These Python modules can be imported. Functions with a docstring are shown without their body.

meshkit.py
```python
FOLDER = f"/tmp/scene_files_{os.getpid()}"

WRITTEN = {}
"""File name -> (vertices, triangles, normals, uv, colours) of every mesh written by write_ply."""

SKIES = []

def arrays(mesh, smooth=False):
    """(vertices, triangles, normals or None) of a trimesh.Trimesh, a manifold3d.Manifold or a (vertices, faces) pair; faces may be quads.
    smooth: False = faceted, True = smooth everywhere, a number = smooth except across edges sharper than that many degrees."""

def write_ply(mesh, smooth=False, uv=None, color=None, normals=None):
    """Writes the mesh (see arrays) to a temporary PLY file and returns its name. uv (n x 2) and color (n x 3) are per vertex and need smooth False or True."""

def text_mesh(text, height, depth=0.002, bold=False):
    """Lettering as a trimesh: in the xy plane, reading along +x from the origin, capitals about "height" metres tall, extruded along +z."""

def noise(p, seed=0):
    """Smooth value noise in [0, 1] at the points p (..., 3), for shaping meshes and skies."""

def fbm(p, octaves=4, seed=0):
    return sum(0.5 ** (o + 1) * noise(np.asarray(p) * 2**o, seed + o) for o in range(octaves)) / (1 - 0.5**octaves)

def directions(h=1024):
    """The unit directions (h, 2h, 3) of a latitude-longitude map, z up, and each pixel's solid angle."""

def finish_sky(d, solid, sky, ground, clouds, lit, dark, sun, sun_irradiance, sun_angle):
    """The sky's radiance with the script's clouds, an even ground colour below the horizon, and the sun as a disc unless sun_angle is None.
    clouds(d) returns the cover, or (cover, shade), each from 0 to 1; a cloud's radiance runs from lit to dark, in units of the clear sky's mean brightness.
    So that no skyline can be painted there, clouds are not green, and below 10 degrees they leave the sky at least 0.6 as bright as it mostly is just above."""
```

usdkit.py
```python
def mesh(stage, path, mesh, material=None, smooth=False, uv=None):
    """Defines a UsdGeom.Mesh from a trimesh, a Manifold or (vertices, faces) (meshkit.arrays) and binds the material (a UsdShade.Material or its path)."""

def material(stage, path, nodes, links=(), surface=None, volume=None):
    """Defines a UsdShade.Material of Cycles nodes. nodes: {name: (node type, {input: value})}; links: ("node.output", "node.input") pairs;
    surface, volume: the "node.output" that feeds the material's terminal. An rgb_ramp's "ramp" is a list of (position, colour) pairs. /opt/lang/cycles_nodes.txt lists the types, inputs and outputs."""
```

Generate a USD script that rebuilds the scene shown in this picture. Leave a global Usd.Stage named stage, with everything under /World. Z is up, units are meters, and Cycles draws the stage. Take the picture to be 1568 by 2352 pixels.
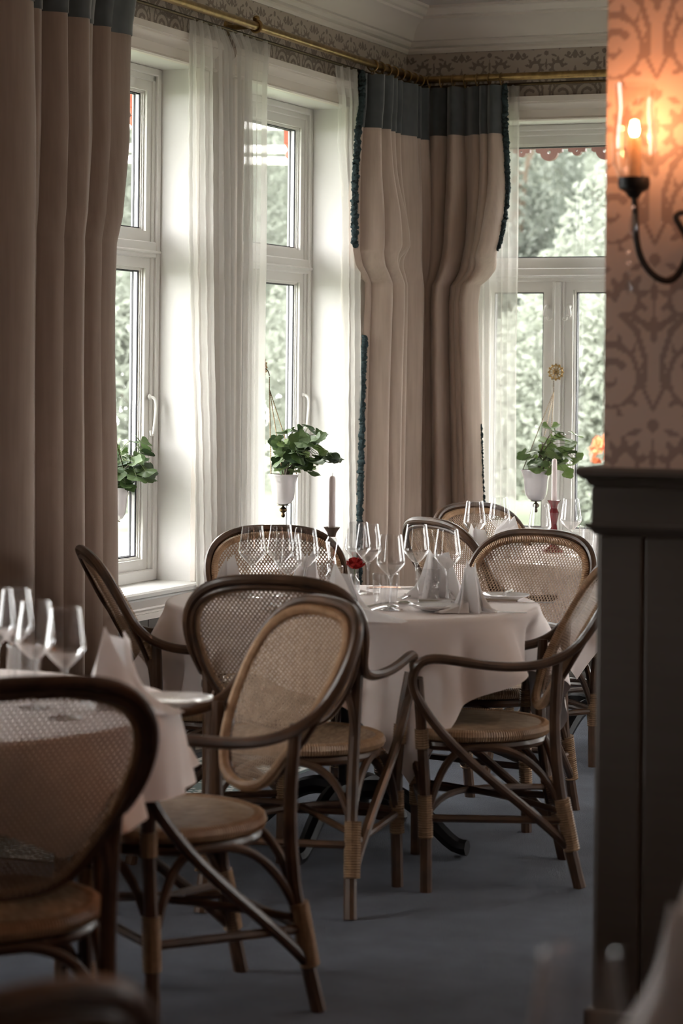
import math, random, sys
import numpy as np, trimesh, shapely
from shapely.geometry import Polygon, LineString, Point
from shapely import affinity
from shapely.ops import unary_union
import manifold3d as m3
sys.path.insert(0, "/opt/lang")
import usdkit, meshkit
from pxr import Usd, UsdGeom, UsdLux, UsdShade, Gf, Sdf

stage = Usd.Stage.CreateInMemory()
UsdGeom.SetStageUpAxis(stage, UsdGeom.Tokens.z)
UsdGeom.SetStageMetersPerUnit(stage, 1.0)
W = UsdGeom.Xform.Define(stage, "/World")
stage.SetDefaultPrim(W.GetPrim())
rng = np.random.default_rng(7)
random.seed(7)

# ------------------------------------------------------------------ camera, light, exposure
EXPOSURE = 1.45
SKY_STRENGTH = 1.8
CAM_H, FPX, HORIZON, ROLL = 1.45, 5553.3, 852.0, 0.0105
cam = UsdGeom.Camera.Define(stage, "/World/camera")
cam.CreateHorizontalApertureAttr(24.0)
cam.CreateVerticalApertureAttr(36.0)
cam.CreateFocalLengthAttr(85.0)
cam.CreateVerticalApertureOffsetAttr(-(1176 - HORIZON) / 1568 * 24.0)
cam.CreateFStopAttr(4.2)
cam.CreateFocusDistanceAttr(8.9)
cam.CreateClippingRangeAttr(Gf.Vec2f(0.1, 500))
cam.CreateExposureAttr(EXPOSURE)
cr, sr = math.cos(ROLL), math.sin(ROLL)
M4 = Gf.Matrix4d(cr, 0, sr, 0, -sr, 0, cr, 0, 0, -1, 0, 0, 0, 0, CAM_H, 1)
cam.AddTransformOp().Set(M4)

dome = UsdLux.DomeLight.Define(stage, "/World/sky")
dome.CreateIntensityAttr(SKY_STRENGTH)
dome.CreateColorAttr(Gf.Vec3f(1.0, 0.985, 0.96))      # an even overcast sky


def lamp_light(path, pos, radius, power, color):
    l = UsdLux.SphereLight.Define(stage, path)
    l.CreateRadiusAttr(radius); l.CreateIntensityAttr(power); l.CreateColorAttr(Gf.Vec3f(*color)); l.CreateNormalizeAttr(True)
    l.AddTranslateOp().Set(Gf.Vec3d(*map(float, pos)))


# ------------------------------------------------------------------ frames of reference
SA, CA = math.sin(math.radians(22.64)), math.cos(math.radians(22.64))
P0 = np.array([0.285, 11.15])                         # the corner of the two window walls
U = np.array([SA, CA]); V = np.array([CA, -SA])       # along the left wall (to the corner), along the right wall (from the corner)
ANG_L, ANG_R = 90 - 22.64, -22.64                     # wall frames: x right along the wall, y outward, z up
CEIL = 3.106


def LW(x, y=0.0, z=0.0):   # left wall: x is negative towards the camera
    p = P0 + x * U - y * V
    return np.array([p[0], p[1], z])


def RW(x, y=0.0, z=0.0):
    p = P0 + x * V + y * U
    return np.array([p[0], p[1], z])


def at(px, py, Y):
    """World point at depth Y (metres in front of the camera) behind a measured picture position."""
    dx, dy = (px - 784) / FPX, (HORIZON - py) / FPX
    X = dx * cr - dy * sr; Z = dx * sr + dy * cr
    return np.array([X * Y, Y, CAM_H + Z * Y])


def on_plane(px, py, z):
    p = at(px, py, 1.0)
    return at(px, py, (z - CAM_H) / (p[2] - CAM_H))


# ------------------------------------------------------------------ prims
used = {}


def numbered(parent, name):
    k = used.get((parent, name), 0); used[(parent, name)] = k + 1
    return f"{parent}/{name}" + (f"_{k:03d}" if k else "")


def tag(p, label=None, cat=None, group=None, kind=None):
    p = p.GetPrim() if hasattr(p, "GetPrim") else p
    for k, v in (("label", label), ("category", cat), ("group", group), ("kind", kind)):
        if v:
            p.SetCustomDataByKey(k, v)
    return p


def thing(name, label=None, cat=None, loc=(0, 0, 0), rotz=0.0, group=None, kind=None):
    x = UsdGeom.Xform.Define(stage, numbered("/World", name))
    x.AddTranslateOp().Set(Gf.Vec3d(*map(float, loc)))
    x.AddRotateZOp().Set(float(rotz))
    return tag(x, label, cat, group, kind)


def part(parent, name, mesh, mat, smooth=30, label=None, kind=None, uv=None):
    path = parent if isinstance(parent, str) else str(parent.GetPath())
    m = usdkit.mesh(stage, numbered(path, name), mesh, mat, smooth=smooth, uv=uv)
    return tag(m, label=label, kind=kind)


def top(name, mesh, mat, label=None, cat=None, group=None, kind=None, loc=None, rotz=0.0, smooth=30):
    """A thing that is one mesh."""
    m = usdkit.mesh(stage, numbered("/World", name), mesh, mat, smooth=smooth)
    if loc is not None:
        m.AddTranslateOp().Set(Gf.Vec3d(*map(float, loc))); m.AddRotateZOp().Set(float(rotz))
    return tag(m, label, cat, group, kind)


def dup(root, loc, rotz, label, group=None, name=None):
    was = root.GetCustomData()
    r = thing(name or root.GetName(), label, was["category"], loc, rotz, group or was.get("group"))
    r.GetReferences().AddInternalReference(root.GetPath()); r.SetInstanceable(True)
    return r


# ------------------------------------------------------------------ mesh helpers
def box(x0, x1, y0, y1, z0, z1, c=0.0):
    if c <= 0:
        b = trimesh.creation.box([x1 - x0, y1 - y0, z1 - z0])
        b.apply_translation([(x0 + x1) / 2, (y0 + y1) / 2, (z0 + z1) / 2]); return b
    c = min(c, (x1 - x0) / 2.2, (y1 - y0) / 2.2, (z1 - z0) / 2.2)
    pts = []
    for X, dx in ((x0, c), (x1, -c)):
        for Y, dy in ((y0, c), (y1, -c)):
            for Z, dz in ((z0, c), (z1, -c)):
                pts += [(X, Y + dy, Z + dz), (X + dx, Y, Z + dz), (X + dx, Y + dy, Z)]
    return trimesh.convex.convex_hull(np.array(pts))


def cat_(ms):
    return trimesh.util.concatenate([m if isinstance(m, trimesh.Trimesh) else trimesh.Trimesh(*m, process=False) for m in ms])


def spline(pts, n, closed=False):
    from scipy.interpolate import CubicSpline
    p = np.asarray(pts, float)
    if closed:
        p = np.vstack([p, p[:1]])
    d = np.r_[0, np.cumsum(np.linalg.norm(np.diff(p, axis=0), axis=1) ** 0.6)]
    cs = CubicSpline(d, p, bc_type="periodic" if closed else "natural")
    t = np.linspace(0, d[-1], n + 1 if closed else n)
    q = cs(t)
    return q[:-1] if closed else q


def tube(path, r, sides=8, closed=False, cap=True):
    p = np.asarray(path, float); n = len(p)
    r = np.broadcast_to(np.asarray(r, float), (n,))
    if closed:
        t = np.roll(p, -1, 0) - np.roll(p, 1, 0)
    else:
        t = np.gradient(p, axis=0)
    t /= np.linalg.norm(t, axis=1, keepdims=True) + 1e-12
    a = np.array([0, 0, 1.0]) if abs(t[0][2]) < 0.9 else np.array([1.0, 0, 0])
    nrm = np.cross(t[0], a); nrm /= np.linalg.norm(nrm)
    N = [nrm]
    for i in range(1, n):
        v = N[-1] - t[i] * np.dot(N[-1], t[i]); N.append(v / (np.linalg.norm(v) + 1e-12))
    N = np.array(N); B = np.cross(t, N)
    if closed:
        v = N[-1] - t[0] * np.dot(N[-1], t[0]); v /= np.linalg.norm(v)
        ang = math.atan2(np.dot(v, B[0]), np.dot(v, N[0]))
        th = -ang * np.arange(n) / n
        N, B = N * np.cos(th)[:, None] + B * np.sin(th)[:, None], B * np.cos(th)[:, None] - N * np.sin(th)[:, None]
    ph = np.arange(sides) / sides * 2 * np.pi
    v = p[:, None] + r[:, None, None] * (np.cos(ph)[None, :, None] * N[:, None] + np.sin(ph)[None, :, None] * B[:, None])
    v = v.reshape(-1, 3); f = []
    m = n if closed else n - 1
    i = np.arange(m)[:, None] * sides; j = ((np.arange(m)[:, None] + 1) % n) * sides
    k = np.arange(sides)[None]; k2 = (k + 1) % sides
    f = np.concatenate([np.stack([i + k, i + k2, j + k2], -1).reshape(-1, 3), np.stack([i + k, j + k2, j + k], -1).reshape(-1, 3)])
    if cap and not closed:
        v = np.vstack([v, p[:1], p[-1:]])
        s = np.arange(sides); e = (n - 1) * sides + s
        f = np.vstack([f, np.stack([np.full(sides, n * sides), (s + 1) % sides, s], 1), np.stack([np.full(sides, n * sides + 1), e, (n - 1) * sides + (s + 1) % sides], 1)])
    m = trimesh.Trimesh(v, f, process=False)
    return m


def rod(a, b, r, r2=None, sides=8, n=2):
    a, b = np.asarray(a, float), np.asarray(b, float)
    return tube(a + (b - a) * np.linspace(0, 1, n)[:, None], np.linspace(r, r if r2 is None else r2, n), sides)


def ribbed(path, r, pitch, amp, sides=8, closed=False):
    """A rod bound with strips: the radius ripples along its length."""
    p = np.asarray(path, float)
    L = np.linalg.norm(np.diff(np.vstack([p, p[:1]]) if closed else p, axis=0), axis=1).sum()
    n = max(8, int(L / pitch) * 3)
    q = spline(p, n, closed)
    rr = r + amp * np.tile([1.0, 0.55, -0.8], n // 3 + 1)[:n]
    return tube(q, rr, sides, closed)


def lathe(prof, n=32):
    p = np.asarray(prof, float)
    return trimesh.creation.revolve(p, sections=n)


def grid(v, nu, nv, wrap=False):
    """v: (nu*nv, 3), row-major by u."""
    i = np.arange(nu - 1)[:, None]; j = np.arange(nv if wrap else nv - 1)[None]
    a = i * nv + j; b = i * nv + (j + 1) % nv; c = (i + 1) * nv + (j + 1) % nv; d = (i + 1) * nv + j
    f = np.concatenate([np.stack([a, b, c], -1).reshape(-1, 3), np.stack([a, c, d], -1).reshape(-1, 3)])
    return trimesh.Trimesh(v, f, process=False)


def prism(profile, x0, x1):
    """profile: (y, z) polygon swept along x from x0 to x1 (x0, x1 may be functions of (y, z) for mitres)."""
    pr = np.asarray(profile, float); n = len(pr)
    f0 = x0 if callable(x0) else (lambda y, z: x0)
    f1 = x1 if callable(x1) else (lambda y, z: x1)
    v = np.vstack([[(f0(y, z), y, z) for y, z in pr], [(f1(y, z), y, z) for y, z in pr]])
    poly = Polygon(pr)
    tri_v, tri_f = trimesh.creation.triangulate_polygon(poly, engine="earcut")
    from scipy.spatial import cKDTree
    idx = cKDTree(pr).query(tri_v)[1]
    tf = idx[tri_f]
    i = np.arange(n); j = (i + 1) % n
    f = np.vstack([tf, tf[:, ::-1] + n, np.stack([i, j, j + n], 1), np.stack([i, j + n, i + n], 1)])
    m = trimesh.Trimesh(v, f, process=False)
    m.fix_normals(); return m


def extr(poly, h):
    gs = getattr(poly, "geoms", [poly])
    return cat_([trimesh.creation.extrude_polygon(g, h, engine="earcut") for g in gs if g.area > 1e-9])


def upright(m):
    """A polygon extruded along z, stood up: its y becomes z, its thickness goes along +y."""
    v = m.vertices; m.vertices = np.stack([v[:, 0], -v[:, 2], v[:, 1]], 1) * [1, -1, 1]
    m.invert(); m.fix_normals(); return m


def ball(c, r, sub=2, scale=(1, 1, 1)):
    m = trimesh.creation.icosphere(sub, r); m.vertices = m.vertices * scale + np.asarray(c); return m


def moved(m, d):
    m = m.copy(); m.apply_translation(d); return m


def turned(m, deg, axis=(0, 0, 1)):
    m = m.copy(); m.apply_transform(trimesh.transformations.rotation_matrix(math.radians(deg), axis)); return m


# ------------------------------------------------------------------ materials
MAT = {}


def mat(name, color, rough=0.5, metal=0.0, noise=None, bump=None, coat=0.0, sheen=0.0, spec=0.5, trans=0.0, emit=None, coord="object", wave=None):
    """noise: (scale, other colour, detail); bump: (scale, strength, distance); wave: (scale vector, strength)"""
    n = {"p": ("principled_bsdf", {"base_color": color, "roughness": rough, "metallic": metal, "coat_weight": coat, "sheen_weight": sheen, "specular_ior_level": spec})}
    l = []
    n["tc"] = ("texture_coordinate", {})
    if noise:
        sc = noise[0]
        if np.ndim(sc):
            n["mp"] = ("mapping", {"scale": sc}); l.append(("tc.object", "mp.vector"))
            n["nz"] = ("noise_texture", {"scale": 1.0, "detail": noise[2] if len(noise) > 2 else 3.0}); l.append(("mp.vector", "nz.vector"))
        else:
            n["nz"] = ("noise_texture", {"scale": sc, "detail": noise[2] if len(noise) > 2 else 3.0}); l.append(("tc.object", "nz.vector"))
        n["rp"] = ("rgb_ramp", {"ramp": [(0.32, color), (0.68, noise[1])]})
        l += [("nz.fac", "rp.fac"), ("rp.color", "p.base_color")]
    if bump:
        sc = bump[0]
        n["bm"] = ("mapping", {"scale": sc if np.ndim(sc) else (sc, sc, sc)})
        n["bn"] = ("noise_texture", {"scale": 1.0, "detail": 2.0})
        n["bp"] = ("bump", {"strength": bump[1], "distance": bump[2]})
        l += [("tc.object", "bm.vector"), ("bm.vector", "bn.vector"), ("bn.fac", "bp.height"), ("bp.normal", "p.normal")]
    out = "p.BSDF"
    if trans:
        n["tr"] = ("translucent_bsdf", {"color": [min(1, c * 1.25) for c in color]})
        n["mx"] = ("mix_closure", {"fac": trans}); l += [("p.BSDF", "mx.closure1"), ("tr.BSDF", "mx.closure2")]
        out = "mx.closure"
    if emit:
        n["p"][1]["emission_color"] = emit[0]; n["p"][1]["emission_strength"] = emit[1]
    MAT[name] = usdkit.material(stage, f"/World/Looks/{name}", n, l, surface=out)
    return MAT[name]


def thin_glass(name, tint, extra=0.0, rough=0.0, f0=0.04, power=5.0):
    """A thin clear wall: see-through, with Schlick reflection that is the same from both sides."""
    MAT[name] = usdkit.material(stage, f"/World/Looks/{name}", {
        "t": ("transparent_bsdf", {"color": tint}), "g": ("glossy_bsdf", {"color": (1, 1, 1), "roughness": rough}),
        "f": ("layer_weight", {"blend": 0.5}), "w": ("math", {"math_type": "power", "value2": power}),
        "a": ("math", {"math_type": "multiply_add", "value2": 1 - f0 - extra, "value3": f0 + extra, "use_clamp": True}), "m": ("mix_closure", {})},
        [("f.facing", "w.value1"), ("w.value", "a.value1"), ("a.value", "m.fac"), ("t.BSDF", "m.closure1"), ("g.BSDF", "m.closure2")], surface="m.closure")


def sheer_mat(name, color, opacity):
    MAT[name] = usdkit.material(stage, f"/World/Looks/{name}", {
        "t": ("transparent_bsdf", {"color": (1, 1, 1)}), "d": ("diffuse_bsdf", {"color": color}), "s": ("translucent_bsdf", {"color": color}),
        "ds": ("mix_closure", {"fac": 0.5}), "m": ("mix_closure", {"fac": opacity})},
        [("d.BSDF", "ds.closure1"), ("s.BSDF", "ds.closure2"), ("t.BSDF", "m.closure1"), ("ds.closure", "m.closure2")], surface="m.closure")


def print_mat(name, ground, ink, rough=0.6):
    """Wallpaper: the printed figure is read from the mesh's primvar 'ink'."""
    MAT[name] = usdkit.material(stage, f"/World/Looks/{name}", {
        "a": ("attribute", {"attribute": "ink"}), "r": ("rgb_ramp", {"ramp": [(0.25, ground), (0.75, ink)]}),
        "p": ("principled_bsdf", {"roughness": rough})}, [("a.fac", "r.fac"), ("r.color", "p.base_color")], surface="p.BSDF")


mat("white_paint", (0.71, 0.695, 0.67), 0.38)
mat("dark_wall", (0.13, 0.095, 0.075), 0.7)  # for the unseen back wall, kept dark so less light bounces
mat("cream_paint", (0.74, 0.675, 0.62), 0.45)
mat("ceiling_paint", (0.62, 0.565, 0.53), 0.7, noise=(1.5, (0.58, 0.525, 0.495)))
mat("wall_paint", (0.42, 0.35, 0.30), 0.7)
mat("greige_panel", (0.098, 0.084, 0.074), 0.45, noise=((3, 3, 40), (0.088, 0.075, 0.066)))
mat("black_rubber", (0.02, 0.02, 0.03), 0.5)
mat("spacer_metal", (0.55, 0.55, 0.56), 0.35, 0.6)
mat("brass", (0.36, 0.235, 0.10), 0.34, 1.0, noise=(30, (0.22, 0.14, 0.06)))
mat("dark_brass", (0.09, 0.06, 0.032), 0.4, 1.0)
mat("black_iron", (0.012, 0.012, 0.014), 0.45, 0.3)
mat("carpet", (0.040, 0.049, 0.072), 0.95, noise=(6, (0.072, 0.084, 0.117), 8.0), bump=(300, 0.9, 0.008), sheen=0.15)
mat("linen", (0.54, 0.42, 0.345), 0.9, noise=((60, 60, 4), (0.47, 0.36, 0.295), 5.0), bump=((700, 700, 500), 0.25, 0.002), sheen=0.3, trans=0.10)
mat("brown_linen", (0.30, 0.215, 0.17), 0.9, noise=((60, 60, 4), (0.255, 0.18, 0.14), 5.0), bump=((700, 700, 500), 0.25, 0.002), sheen=0.3, trans=0.06)
mat("teal_heading", (0.034, 0.040, 0.045), 0.7, noise=(25, (0.050, 0.057, 0.063)), sheen=0.5)
mat("teal_trim", (0.016, 0.028, 0.033), 0.9, noise=(160, (0.028, 0.052, 0.058)))
sheer_mat("sheer", (0.76, 0.74, 0.705), 0.52)
sheer_mat("lace", (0.74, 0.72, 0.685), 0.70)
mat("rattan_dark", (0.096, 0.046, 0.022), 0.42, noise=((14, 14, 14), (0.045, 0.022, 0.011)), coat=0.08)
mat("rattan_rim", (0.46, 0.30, 0.18), 0.45, noise=(40, (0.34, 0.21, 0.12)))
mat("cane", (0.43, 0.30, 0.205), 0.45, noise=(35, (0.31, 0.205, 0.135)))
mat("cane_seat", (0.42, 0.30, 0.19), 0.55, noise=((110, 22, 22), (0.23, 0.15, 0.09)), bump=((120, 60, 60), 0.7, 0.006))
mat("binding", (0.30, 0.185, 0.10), 0.5, noise=(60, (0.21, 0.125, 0.066)))
mat("tablecloth", (0.84, 0.75, 0.715), 0.85, noise=(3, (0.82, 0.735, 0.70)), bump=((1500, 1500, 1500), 0.12, 0.001), sheen=0.15)
mat("napkin", (0.89, 0.86, 0.85), 0.8, bump=((900, 900, 900), 0.12, 0.001), trans=0.32)
mat("porcelain", (0.84, 0.83, 0.82), 0.12, coat=0.5)
mat("milk_glass", (0.66, 0.62, 0.63), 0.12, coat=0.7)
mat("steel", (0.62, 0.61, 0.60), 0.18, 1.0)
mat("candle_wax", (0.80, 0.70, 0.69), 0.45)
mat("wick", (0.05, 0.04, 0.03), 0.9)
mat("stem_green", (0.12, 0.16, 0.06), 0.6)
mat("stem_brown", (0.10, 0.075, 0.05), 0.7)
mat("soil", (0.03, 0.022, 0.016), 0.95, bump=(150, 0.8, 0.01))
mat("leaf_mid", (0.14, 0.205, 0.08), 0.45, noise=(60, (0.075, 0.135, 0.045)), trans=0.35)
mat("leaf_light", (0.30, 0.38, 0.18), 0.45, noise=(60, (0.22, 0.30, 0.12)), trans=0.5)
mat("leaf_dark", (0.06, 0.105, 0.04), 0.45, noise=(60, (0.04, 0.075, 0.03)), trans=0.25)
mat("petal_red", (0.55, 0.03, 0.025), 0.5, noise=(90, (0.40, 0.012, 0.012)), trans=0.25)
mat("cut_glass_red", (0.15, 0.015, 0.02), 0.05, coat=0.8)
mat("ceramic_cup", (0.35, 0.17, 0.09), 0.5)
mat("red_wood", (0.085, 0.032, 0.024), 0.6)
mat("orange_wood", (0.42, 0.12, 0.075), 0.6)
mat("outside_wall", (0.55, 0.53, 0.48), 0.8)
mat("bark", (0.12, 0.09, 0.065), 0.9, bump=(30, 0.8, 0.05))
mat("lawn", (0.135, 0.155, 0.10), 0.95, noise=(0.8, (0.11, 0.13, 0.082), 6.0))
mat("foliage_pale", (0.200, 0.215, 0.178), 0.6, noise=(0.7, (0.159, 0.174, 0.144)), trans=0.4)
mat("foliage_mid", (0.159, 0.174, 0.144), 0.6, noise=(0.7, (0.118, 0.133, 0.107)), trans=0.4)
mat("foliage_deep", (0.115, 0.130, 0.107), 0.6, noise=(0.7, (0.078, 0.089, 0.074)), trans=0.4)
mat("orange_bloom", (0.62, 0.16, 0.06), 0.7, trans=0.3)
mat("dark_wood", (0.05, 0.024, 0.014), 0.4, noise=((8, 8, 60), (0.03, 0.014, 0.009)))
mat("bulb_glass", (1, 0.75, 0.45), 0.3, emit=((1.0, 0.62, 0.30), 26.0))
mat("candle_sleeve", (0.70, 0.52, 0.36), 0.5, trans=0.4)
mat("lamp_globe", (1, 0.85, 0.65), 0.4, emit=((1.0, 0.56, 0.38), 6.0))  # glow of the unseen ceiling lamps
thin_glass("window_glass", (0.97, 0.985, 0.98), 0.0)
thin_glass("wine_glass", (0.945, 0.945, 0.95), 0.05, power=3.2)
thin_glass("glass_base", (0.95, 0.95, 0.955), 0.26, rough=0.12, power=3.0)  # stronger reflection imitates the light refracted in the lower bowl
thin_glass("stem_glass", (0.93, 0.93, 0.935), 0.10, power=3.2)
thin_glass("shade_glass", (0.96, 0.95, 0.94), 0.01)
print_mat("damask_frieze", (0.44, 0.37, 0.32), (0.215, 0.175, 0.15))
print_mat("damask_peach", (0.62, 0.475, 0.40), (0.36, 0.26, 0.22))
print_mat("rug_print", (0.19, 0.25, 0.255), (0.62, 0.64, 0.63), 0.95)
# ------------------------------------------------------------------ printed figures (flat print on wallpaper and rug)
def arc(cx, cy, r, a0, a1, k=0.0, n=24):
    a = np.radians(np.linspace(a0, a1, n)); rr = r * (1 + k * np.linspace(0, 1, n))
    return np.stack([cx + rr * np.cos(a), cy + rr * np.sin(a)], 1)


def leafp(x, y, ang, L, w):
    t = np.linspace(0, 1, 12); h = w * np.sin(np.pi * t ** 0.8)
    p = np.vstack([np.stack([t * L, h], 1), np.stack([t * L, -h], 1)[::-1]])
    a = math.radians(ang); R = np.array([[math.cos(a), -math.sin(a)], [math.sin(a), math.cos(a)]])
    return Polygon(p @ R.T + [x, y]).buffer(0)


def stroke(p, w0, w1=None):
    p = np.asarray(p); n = len(p); w = np.linspace(w0, w0 if w1 is None else w1, n)
    return unary_union([LineString(p[i:i + 2]).buffer(w[i]) for i in range(n - 1)])


def damask_half():
    """One half of a scrolling acanthus figure, x 0..0.5 (mirrored at 0 and 0.5), y 0..1 (repeats)."""
    g = []
    g += [leafp(0, 0.40, 90, 0.34, 0.045), leafp(0.0, 0.44, 60, 0.26, 0.035), leafp(0.0, 0.42, 32, 0.24, 0.03), leafp(0.0, 0.40, 8, 0.17, 0.022)]
    g.append(stroke(arc(0.20, 0.25, 0.19, -100, 175), 0.012, 0.026))
    g.append(stroke(arc(0.20, 0.25, 0.10, 40, 330, -0.55), 0.026, 0.012))
    for a in range(-80, 150, 30):
        g.append(leafp(0.20 + 0.20 * math.cos(math.radians(a)), 0.25 + 0.20 * math.sin(math.radians(a)), a + 35, 0.075, 0.017))
    g.append(stroke([(0.5, 0.05), (0.43, 0.18), (0.44, 0.36), (0.38, 0.52), (0.27, 0.62)], 0.016, 0.026))
    g.append(stroke(arc(0.30, 0.72, 0.105, -110, 170, -0.25), 0.016, 0.030))
    for a in range(-60, 170, 38):
        g.append(leafp(0.30 + 0.09 * math.cos(math.radians(a)), 0.72 + 0.09 * math.sin(math.radians(a)), a, 0.09, 0.024))
    g += [leafp(0.5, 0.45, 90, 0.20, 0.035), leafp(0.5, 0.66, 90, 0.22, 0.02), leafp(0.5, 0.52, 145, 0.16, 0.026)]
    g += [Point(0.11, 0.93).buffer(0.035), leafp(0.0, 0.84, 90, 0.16, 0.05), stroke([(0.0, 0.98), (0.08, 0.86), (0.17, 0.90)], 0.012, 0.02)]
    g += [Point(0.5, 0.95).buffer(0.04), leafp(0.42, 0.93, 200, 0.12, 0.02)]
    return unary_union(g)


DAM = damask_half()


def damask(x, y):
    """ink at (x, y), one figure per unit of x and of y."""
    xx = np.abs((x + 0.5) % 1.0 - 0.5); yy = y % 1.0
    q = np.zeros(x.shape)
    for dy in (-1, 0, 1):
        q = np.maximum(q, shapely.contains_xy(DAM, xx.ravel(), (yy + dy).ravel()).reshape(x.shape))
    return q


def printed(parent, name, m, x0, x1, z0, z1, y, step, fn):
    """A sheet of wallpaper hung on the wall plane y of the parent's frame; its front looks to -y."""
    nx, nz = int((x1 - x0) / step) + 1, int((z1 - z0) / step) + 1
    xs, zs = np.meshgrid(np.linspace(x0, x1, nx), np.linspace(z0, z1, nz), indexing="ij")
    v = np.stack([xs.ravel(), np.full(xs.size, y), zs.ravel()], 1)
    g = grid(v, nx, nz)
    p = usdkit.mesh(stage, numbered(str(parent.GetPath()), name), g, m, smooth=False)
    ink = fn(xs, zs).ravel()
    UsdGeom.PrimvarsAPI(p).CreatePrimvar("ink", Sdf.ValueTypeNames.FloatArray, "vertex").Set([float(i) for i in ink])
    return p


# ------------------------------------------------------------------ floor, ceiling, walls
SILL, HEAD = 0.65, 2.585
LEN_L, LEN_R = 13.0, 6.5


def struct(name, loc=(0, 0, 0), rotz=0.0, label=None):
    return thing(name, label, None, loc, rotz, kind="structure")


corner = LW(0)
fl = top("floor", box(-LEN_R * 0 - 0.3, LEN_R + 0.3, -LEN_L - 0.3, 0.3, -0.08, 0), MAT["carpet"], "dark blue-grey carpet over the whole dining room floor", kind="structure", loc=corner, rotz=ANG_R)
ce = top("ceiling", box(-0.3, LEN_R + 0.3, -LEN_L - 0.3, 0.3, CEIL, CEIL + 0.1), MAT["ceiling_paint"], "dim cream ceiling above the moulded cornice", kind="structure", loc=corner, rotz=ANG_R)

WIN_L = [(-1.82, -0.75), (-3.27, -2.20), (-6.75, -5.68)]  # last one is out of view, placed to light the lower left table
WIN_R = [(0.28, 1.11), (1.75, 2.58), (3.22, 4.05)]
TH = 0.21


def wall(name, label, loc, rot, x0, x1, holes):
    w = struct(name, loc, rot, label)
    poly = Polygon([(x0, 0), (x1, 0), (x1, CEIL), (x0, CEIL)])
    for a, b in holes:
        poly = poly.difference(shapely.box(a - 0.016, SILL - 0.03, b + 0.016, HEAD + 0.016))
    m = extr(poly, TH); v = m.vertices; m.vertices = np.stack([v[:, 0], v[:, 2], v[:, 1]], 1); m.fix_normals()
    part(w, "wall_core", m, MAT["wall_paint"], smooth=False)
    return w


wl = wall("wall_left", "long window wall with printed frieze above brass rod and dark wainscot below sills", LW(0), ANG_L, -LEN_L, 0, WIN_L)
wr = wall("wall_right", "end wall with one tall window and printed frieze right of the corner drapes", RW(0), ANG_R, 0, LEN_R, WIN_R)
tag(part(wl, "outside_cladding", box(-LEN_L, 0.3, TH, TH + 0.02, -0.2, 0.6), MAT["outside_wall"], False))
bk = struct("wall_back", LW(-LEN_L), ANG_L, "unseen wall behind the viewer, kept dark to cut bounced light")
part(bk, "wall_core", box(-0.2, 0.0, -LEN_R, 0, 0, CEIL), MAT["dark_wall"], False)


def FW(x, y=0.0, z=0.0):   # wall opposite the long window wall: x from the end wall towards the camera
    p = P0 + LEN_R * V - x * U + y * V
    return np.array([p[0], p[1], z])


ANG_F = ANG_L + 180
WIN_F = [(0.5, 1.57), (1.9, 2.97)]  # out of view, placed to light the window wall and middle table
fw = wall("wall_far", "unseen wall opposite the long window wall, with windows placed to light it", FW(0), ANG_F, 0, LEN_L, WIN_F)

PER = 0.27
fr = lambda x, z: damask(x / PER, (z - 2.905) / PER + 0.0)
printed(wl, "wallpaper", MAT["damask_frieze"], -3.9, -0.0015, 2.675, 2.93, -0.0015, 0.0032, fr)
printed(wr, "wallpaper", MAT["damask_frieze"], 0.0015, 1.9, 2.675, 2.93, -0.0015, 0.0032, fr)

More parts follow.
